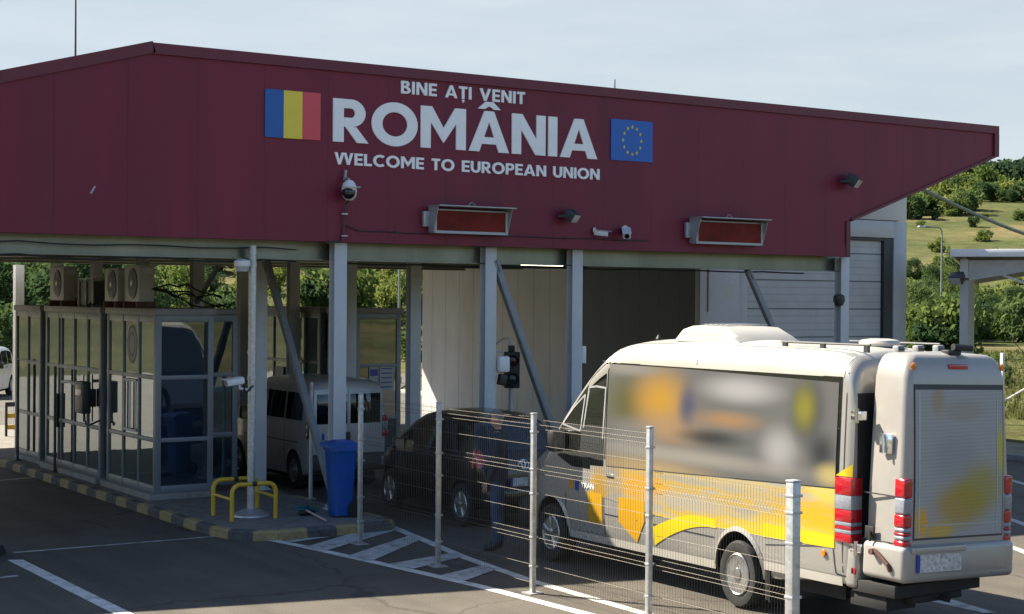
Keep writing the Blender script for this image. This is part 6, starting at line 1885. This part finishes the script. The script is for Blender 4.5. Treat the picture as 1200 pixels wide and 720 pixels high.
t = empty('field_post', (38.2, 31.0, 0), 0, 'white fence post with a slanting stay at the field edge', 'post')
MB().box(-0.05, 0.05, -0.05, 0.05, -0.1, 1.72, 0.01).build('post', M['white_plastic'], t)
MB().tube([(0, 0, 0.25), (1.6, -0.9, 1.3)], 0.03, 6).build('stay', M['white_plastic'], t)
mb = MB()
for z in (0.5, 0.95, 1.4): mb.tube([(-6, 4.3, z), (0, 0, z), (8, -5.6, z)], 0.006, 4)
mb.build('wire', M['wire'], t)
t = empty('utility_pole', (121.8, 99.2, -0.04), 0, 'thin dark pole standing far out in the meadow', 'pole')
MB().tube([(0, 0, 0), (0, 0, 3.2)], 0.11, 8, r2=0.08).build('pole', M['bark'], t)
MB().box(-0.5, 0.5, -0.04, 0.04, 2.8, 2.9, 0.01).build('cross_arm', M['bark'], t)
mb = MB()
a = Vector((23.0, 20.62, 5.40)); b = Vector((33.0, 22.9, 4.35))
mb.tube([a.lerp(b, k / 16) - Vector((0, 0, 0.55 * math.sin(math.pi * k / 16) * 0.5)) for k in range(17)], 0.035, 6)
tag(mb.build('overhead_cable', M['lamp_green']), 'thick sagging cable from the canopy tip towards the white edged canopy', 'cable')
mb = MB()
a = Vector((42.0, 31.7, 2.3)); b = Vector((26.6, 18.9, 0.4))
a = Vector((52.0, 38.9, 2.2)); b = Vector((31.5, 22.6, 2.6))
mb.tube([(40.4, 33.2, 2.76), (42.3, 31.7, 0.0)], 0.012, 5)
tag(mb.build('guy_wire', M['dark_metal']), 'thin slanting guy wire below the white edged canopy', 'wire')
t = empty('lattice_mast', (0, 0, 0), 0, 'tiny lattice mast on the wooded hilltop', 'mast')
mx_, my_ = 356.8, 297.0
mb = MB()
for sx, sy in ((-1, -1), (1, -1), (1, 1), (-1, 1)): mb.tube([(sx * 1.2, sy * 1.2, 0), (sx * 0.25, sy * 0.25, 16)], 0.12, 4)
for k in range(7):
    w = 1.2 - 0.13 * k; z = k * 2.2
    for A, B in (((-w, -w, z), (w - 0.1, -w + 0.1, z + 2.2)), ((w, -w, z), (w - 0.1, w - 0.1, z + 2.2))): mb.tube([A, B], 0.07, 4)
mb.build('frame', M['grey_metal'], t); t.location = (mx_, my_, ground_z(mx_, my_))
# barrier at the far end of the island, rubber stop by the left lane
t = empty('barrier_rail', (10.0, 34.9, 0.13), 0, 'short yellow and black rail at the sunlit end of the island', 'barrier')
for x in (-0.14, 0.14): MB().tube([(x, 0, 0), (x, 0, 0.72)], 0.03, 8).build('leg', M['dark_metal'], t)
for z, c in ((0.70, 'dark_metal'), (0.45, 'yellow_paint'), (0.2, 'yellow_paint')): MB().box(-0.16, 0.16, -0.02, 0.02, z - 0.05, z + 0.05, 0.005).build('bar', M[c], t)
t = empty('rubber_stop', (5.36, 19.75, 0), R(-30), 'black rubber stop at the end of the left white line', 'rubber stop')
mb = MB(); mb.prism([(-0.14, 0), (-0.10, 0.10), (0.10, 0.10), (0.14, 0)], 'y', -0.35, 0.35); mb.build('block', M['rubber'], t)

# ------------------------------------------------------------------ trees
def crown_mesh(name, mats, seed, rx_, rz_, n_cl, per, leaf, base=0.35, flat=0.0, spread=0.42):
    rnd = random.Random(seed)
    mb = MB()
    cl = []
    for k in range(n_cl):
        for _ in range(30):
            p = Vector((rnd.uniform(-1, 1), rnd.uniform(-1, 1), rnd.uniform(-1, 1)))
            if 0.30 < p.length < 1: break
        q = Vector((p.x * rx_ * (1 - 0.25 * max(0, p.z)), p.y * rx_ * (1 - 0.25 * max(0, p.z)), base + rz_ + p.z * rz_))
        cl.append((q, rx_ * spread * rnd.uniform(0.6, 1.25)))
    for q, r in cl:
        for _ in range(per):
            d = Vector((rnd.gauss(0, 1), rnd.gauss(0, 1), rnd.gauss(0, 0.8))).normalized() * r * rnd.uniform(0.55, 1.05)
            p = q + d
            if p.z < 0.05: continue
            u = Vector((rnd.gauss(0, 1), rnd.gauss(0, 1), rnd.gauss(0, 1))).normalized()
            w = u.orthogonal().normalized(); w2 = u.cross(w)
            s = leaf * rnd.uniform(0.6, 1.4)
            mb.bm.faces.new([mb.bm.verts.new(p + a) for a in (w * s, w2 * s * 0.6, -w * s, -w2 * s * 0.6)])
    return mb.build(name, mats, None, smooth=0, recalc=False)
def tree_proto(name, seed, leafm, h, rx_, rz_, base, n_cl, per, leaf, trunk=True):
    t = empty(name, (0, 0, -200))
    c = crown_mesh('crown', M[leafm], seed, rx_, rz_, n_cl, per, leaf, base); c.parent = t
    if trunk:
        rnd = random.Random(seed + 1)
        mb = MB(); mb.tube([(0, 0, -0.3), (0.05, 0, base * 0.6), (0.0, 0.06, base + rz_ * 0.7)], 0.16, 7, r2=0.06)
        for k in range(5):
            a = rnd.uniform(0, 6.28)
            mb.tube([(0, 0, base * 0.8 + 0.2 * k), (rx_ * 0.3 * math.cos(a), rx_ * 0.3 * math.sin(a), base + rz_ * 0.6), (rx_ * 0.6 * math.cos(a), rx_ * 0.6 * math.sin(a), base + rz_ * 1.1)], 0.06, 5, r2=0.025)
        mb.build('trunk', M['bark'], t)
    return t
protos = {
    'broad': [tree_proto('broadleaf_tree', 11, 'leaf_dark', 7, 2.3, 2.7, 1.2, 36, 190, 0.125), tree_proto('broadleaf_tree', 12, 'leaf_mid', 7, 2.1, 2.9, 1.0, 34, 190, 0.12), tree_proto('broadleaf_tree', 13, 'leaf_dark', 6, 2.5, 2.3, 0.9, 36, 190, 0.125)],
    'light': [tree_proto('broadleaf_tree', 21, 'leaf_light', 5, 1.9, 2.1, 0.6, 28, 170, 0.115), tree_proto('broadleaf_tree', 22, 'leaf_light', 5, 1.7, 2.5, 0.5, 28, 170, 0.115)],
    'bush': [tree_proto('meadow_bush', 31, 'leaf_mid', 2, 1.35, 0.95, 0.0, 18, 80, 0.14, False), tree_proto('meadow_bush', 32, 'leaf_dark', 2, 1.2, 1.1, 0.0, 16, 80, 0.14, False), tree_proto('meadow_bush', 33, 'leaf_light', 2, 1.4, 0.8, 0.0, 16, 80, 0.13, False)],
}
used = set()
rt = random.Random(5)
def put(kind, px, d, s, label, cat, group, zoff=0.0):
    """stand a plant at bearing px and distance d (metres) on the terrain"""
    u = (px - 600) / f_px
    sy_, cy_ = math.sin(yaw), math.cos(yaw)
    x, y = (sy_ + u * cy_) * d, (cy_ - u * sy_) * d
    k = rt.randrange(len(protos[kind])); p = protos[kind][k]
    sc = (s * rt.uniform(0.85, 1.15), s * rt.uniform(0.85, 1.15), s * rt.uniform(0.85, 1.2))
    loc = (x, y, ground_z(x, y) + zoff)
    if (kind, k) not in used:
        used.add((kind, k)); o = p
        o.location = loc; o.rotation_euler = (0, 0, rt.uniform(0, 6.28)); o.scale = sc
        tag(o, label, cat, group)
    else:
        o = copy_tree(p, None, loc, rt.uniform(0, 6.28), sc); tag(o, label, cat, group)
    return o
L1 = ('tall leafy tree in the dense dark row seen over the glass booths', 'tree', 'dark trees seen over the booths')
for k in range(40):
    px = -60 + 270 * (k / 39) + rt.uniform(-8, 8)
    d = rt.choice([78, 86, 92, 100]) + rt.uniform(-3, 3)
    put('broad' if rt.random() < 0.75 else 'light', px, d, rt.uniform(0.7, 1.25) if px < 150 else rt.uniform(0.45, 0.8), *L1)
L2 = ('pale green small tree on the bright slope between the canopy columns', 'tree', 'pale trees on the slope behind the columns')
for k in range(46):
    px = 195 + 310 * (k / 45) + rt.uniform(-10, 10)
    d = rt.uniform(85, 160)
    put('light' if rt.random() < 0.78 else 'broad', px, d, rt.uniform(0.35, 0.8), *L2)
L3 = ('leafy bush on the grassy slope behind the canopy columns', 'bush', 'bushes on the slope behind the columns')
for k in range(40):
    put('bush', rt.uniform(-40, 500), rt.uniform(66, 170), rt.uniform(0.7, 1.7), *L3)
L4 = ('dark leafy tree in the clump at the hill foot right of the hall', 'tree', 'dark trees at the foot of the hill')
for k in range(30):
    px = 1066 + rt.uniform(-6, 72); d = rt.uniform(112, 190)
    put('broad', px, d, rt.uniform(0.45, 0.72) * (1 if d < 160 else 1.1), *L4)
for k in range(12):
    put('broad', 1128 + rt.uniform(0, 85), rt.uniform(150, 172), rt.uniform(0.35, 0.6), 'small leafy tree on the meadow edge behind the white edged canopy', 'tree', 'small trees behind the side canopy')
L5 = ('round bush in the meadow right of the minibus', 'bush', 'bushes in the meadow')
for k in range(26):
    put('bush', rt.uniform(1068, 1215), rt.uniform(120, 180), rt.uniform(0.8, 1.7), *L5)
for k in range(22):
    d = rt.uniform(185, 300); put('bush', rt.uniform(1062, 1225), d, rt.uniform(0.4, 1.1), 'small scattered bush on the open hill meadow', 'bush', 'small bushes on the open hill meadow')
for px, d, s in ((1092, 92, 1.35), (1100, 90, 1.2), (1110, 91, 1.3), (1086, 95, 1.1)):
    put('bush', px, d, s, 'bright leafy bush at the foot of the street lamp', 'bush', 'bushes by the street lamp')
L6 = ('hillside bush in the band below the wooded hilltop', 'bush', 'bushes on the upper hillside')
for k in range(28):
    px = rt.uniform(1045, 1225); d = rt.uniform(300, 318) if px < 1135 else rt.uniform(322, 350); put('bush', px, d, rt.uniform(1.3, 2.5), *L6)
for k in range(14):
    d = rt.uniform(360, 400); put('bush', rt.uniform(1090, 1225), d, rt.uniform(1.6, 3.0), *L6)
for k in range(9):
    put('bush', 1163 + rt.uniform(-2, 6), 60 + 2 * k, 0.35, 'low weed clump along the field edge', 'weeds', 'weeds along the field edge')
# hilltop wood: one far mass
mb = MB(); rnd = random.Random(77)
for k in range(430):
    u = (rnd.uniform(960, 1400) - 600) / f_px; d = rnd.uniform(392, 440)
    sy_, cy_ = math.sin(yaw), math.cos(yaw)
    x, y = (sy_ + u * cy_) * d, (cy_ - u * sy_) * d
    g = ground_z(x, y); R_ = rnd.uniform(2.2, 4.0); H_ = rnd.uniform(5.0, 8.5)
    for _ in range(150):
        dv = Vector((rnd.gauss(0, 1), rnd.gauss(0, 1), rnd.gauss(0, 1))).normalized() * rnd.uniform(0.75, 1.05)
        p = Vector((x + dv.x * R_, y + dv.y * R_, g + H_ * 0.5 + dv.z * H_ * 0.5))
        n = Vector((rnd.gauss(0, 1), rnd.gauss(0, 1), rnd.gauss(0, 1))).normalized(); w = n.orthogonal().normalized(); w2 = n.cross(w); s = rnd.uniform(0.35, 0.75)
        mb.bm.faces.new([mb.bm.verts.new(p + a) for a in (w * s, w2 * s, -w * s, -w2 * s)])
tag(mb.build('hilltop_woods', M['leaf_far'], smooth=0, recalc=False), 'dark wood covering the hilltop', 'woods', kind='stuff')
# rough grass at the field edge
mb = MB(); rnd = random.Random(9)
def tuft(x, y, h):
    z = ground_z(x, y)
    for _ in range(5):
        a = rnd.uniform(0, 6.28); b_ = Vector((x + rnd.uniform(-0.12, 0.12), y + rnd.uniform(-0.12, 0.12), z)); l = h * rnd.uniform(0.5, 1.2)
        dx, dy = math.cos(a) * 0.03, math.sin(a) * 0.03
        tip = b_ + Vector((rnd.uniform(-0.15, 0.15) * l, rnd.uniform(-0.15, 0.15) * l, l))
        mb.bm.faces.new([mb.bm.verts.new(b_ + Vector((-dx, -dy, 0))), mb.bm.verts.new(b_ + Vector((dx, dy, 0))), mb.bm.verts.new(tip)])
for k in range(7000):
    d = 44 + 60 * rnd.random() ** 1.5; u = (rnd.uniform(1060, 1750) - 600) / f_px
    x, y = (math.sin(yaw) + u * math.cos(yaw)) * d, (math.cos(yaw) - u * math.sin(yaw)) * d
    if x > 29.5: tuft(x, y, rnd.choice([0.08, 0.12, 0.18, 0.28]))
tag(mb.build('grass', M['grass_blade'], smooth=0, recalc=False), 'rough grass at the field edge', 'grass', kind='stuff')
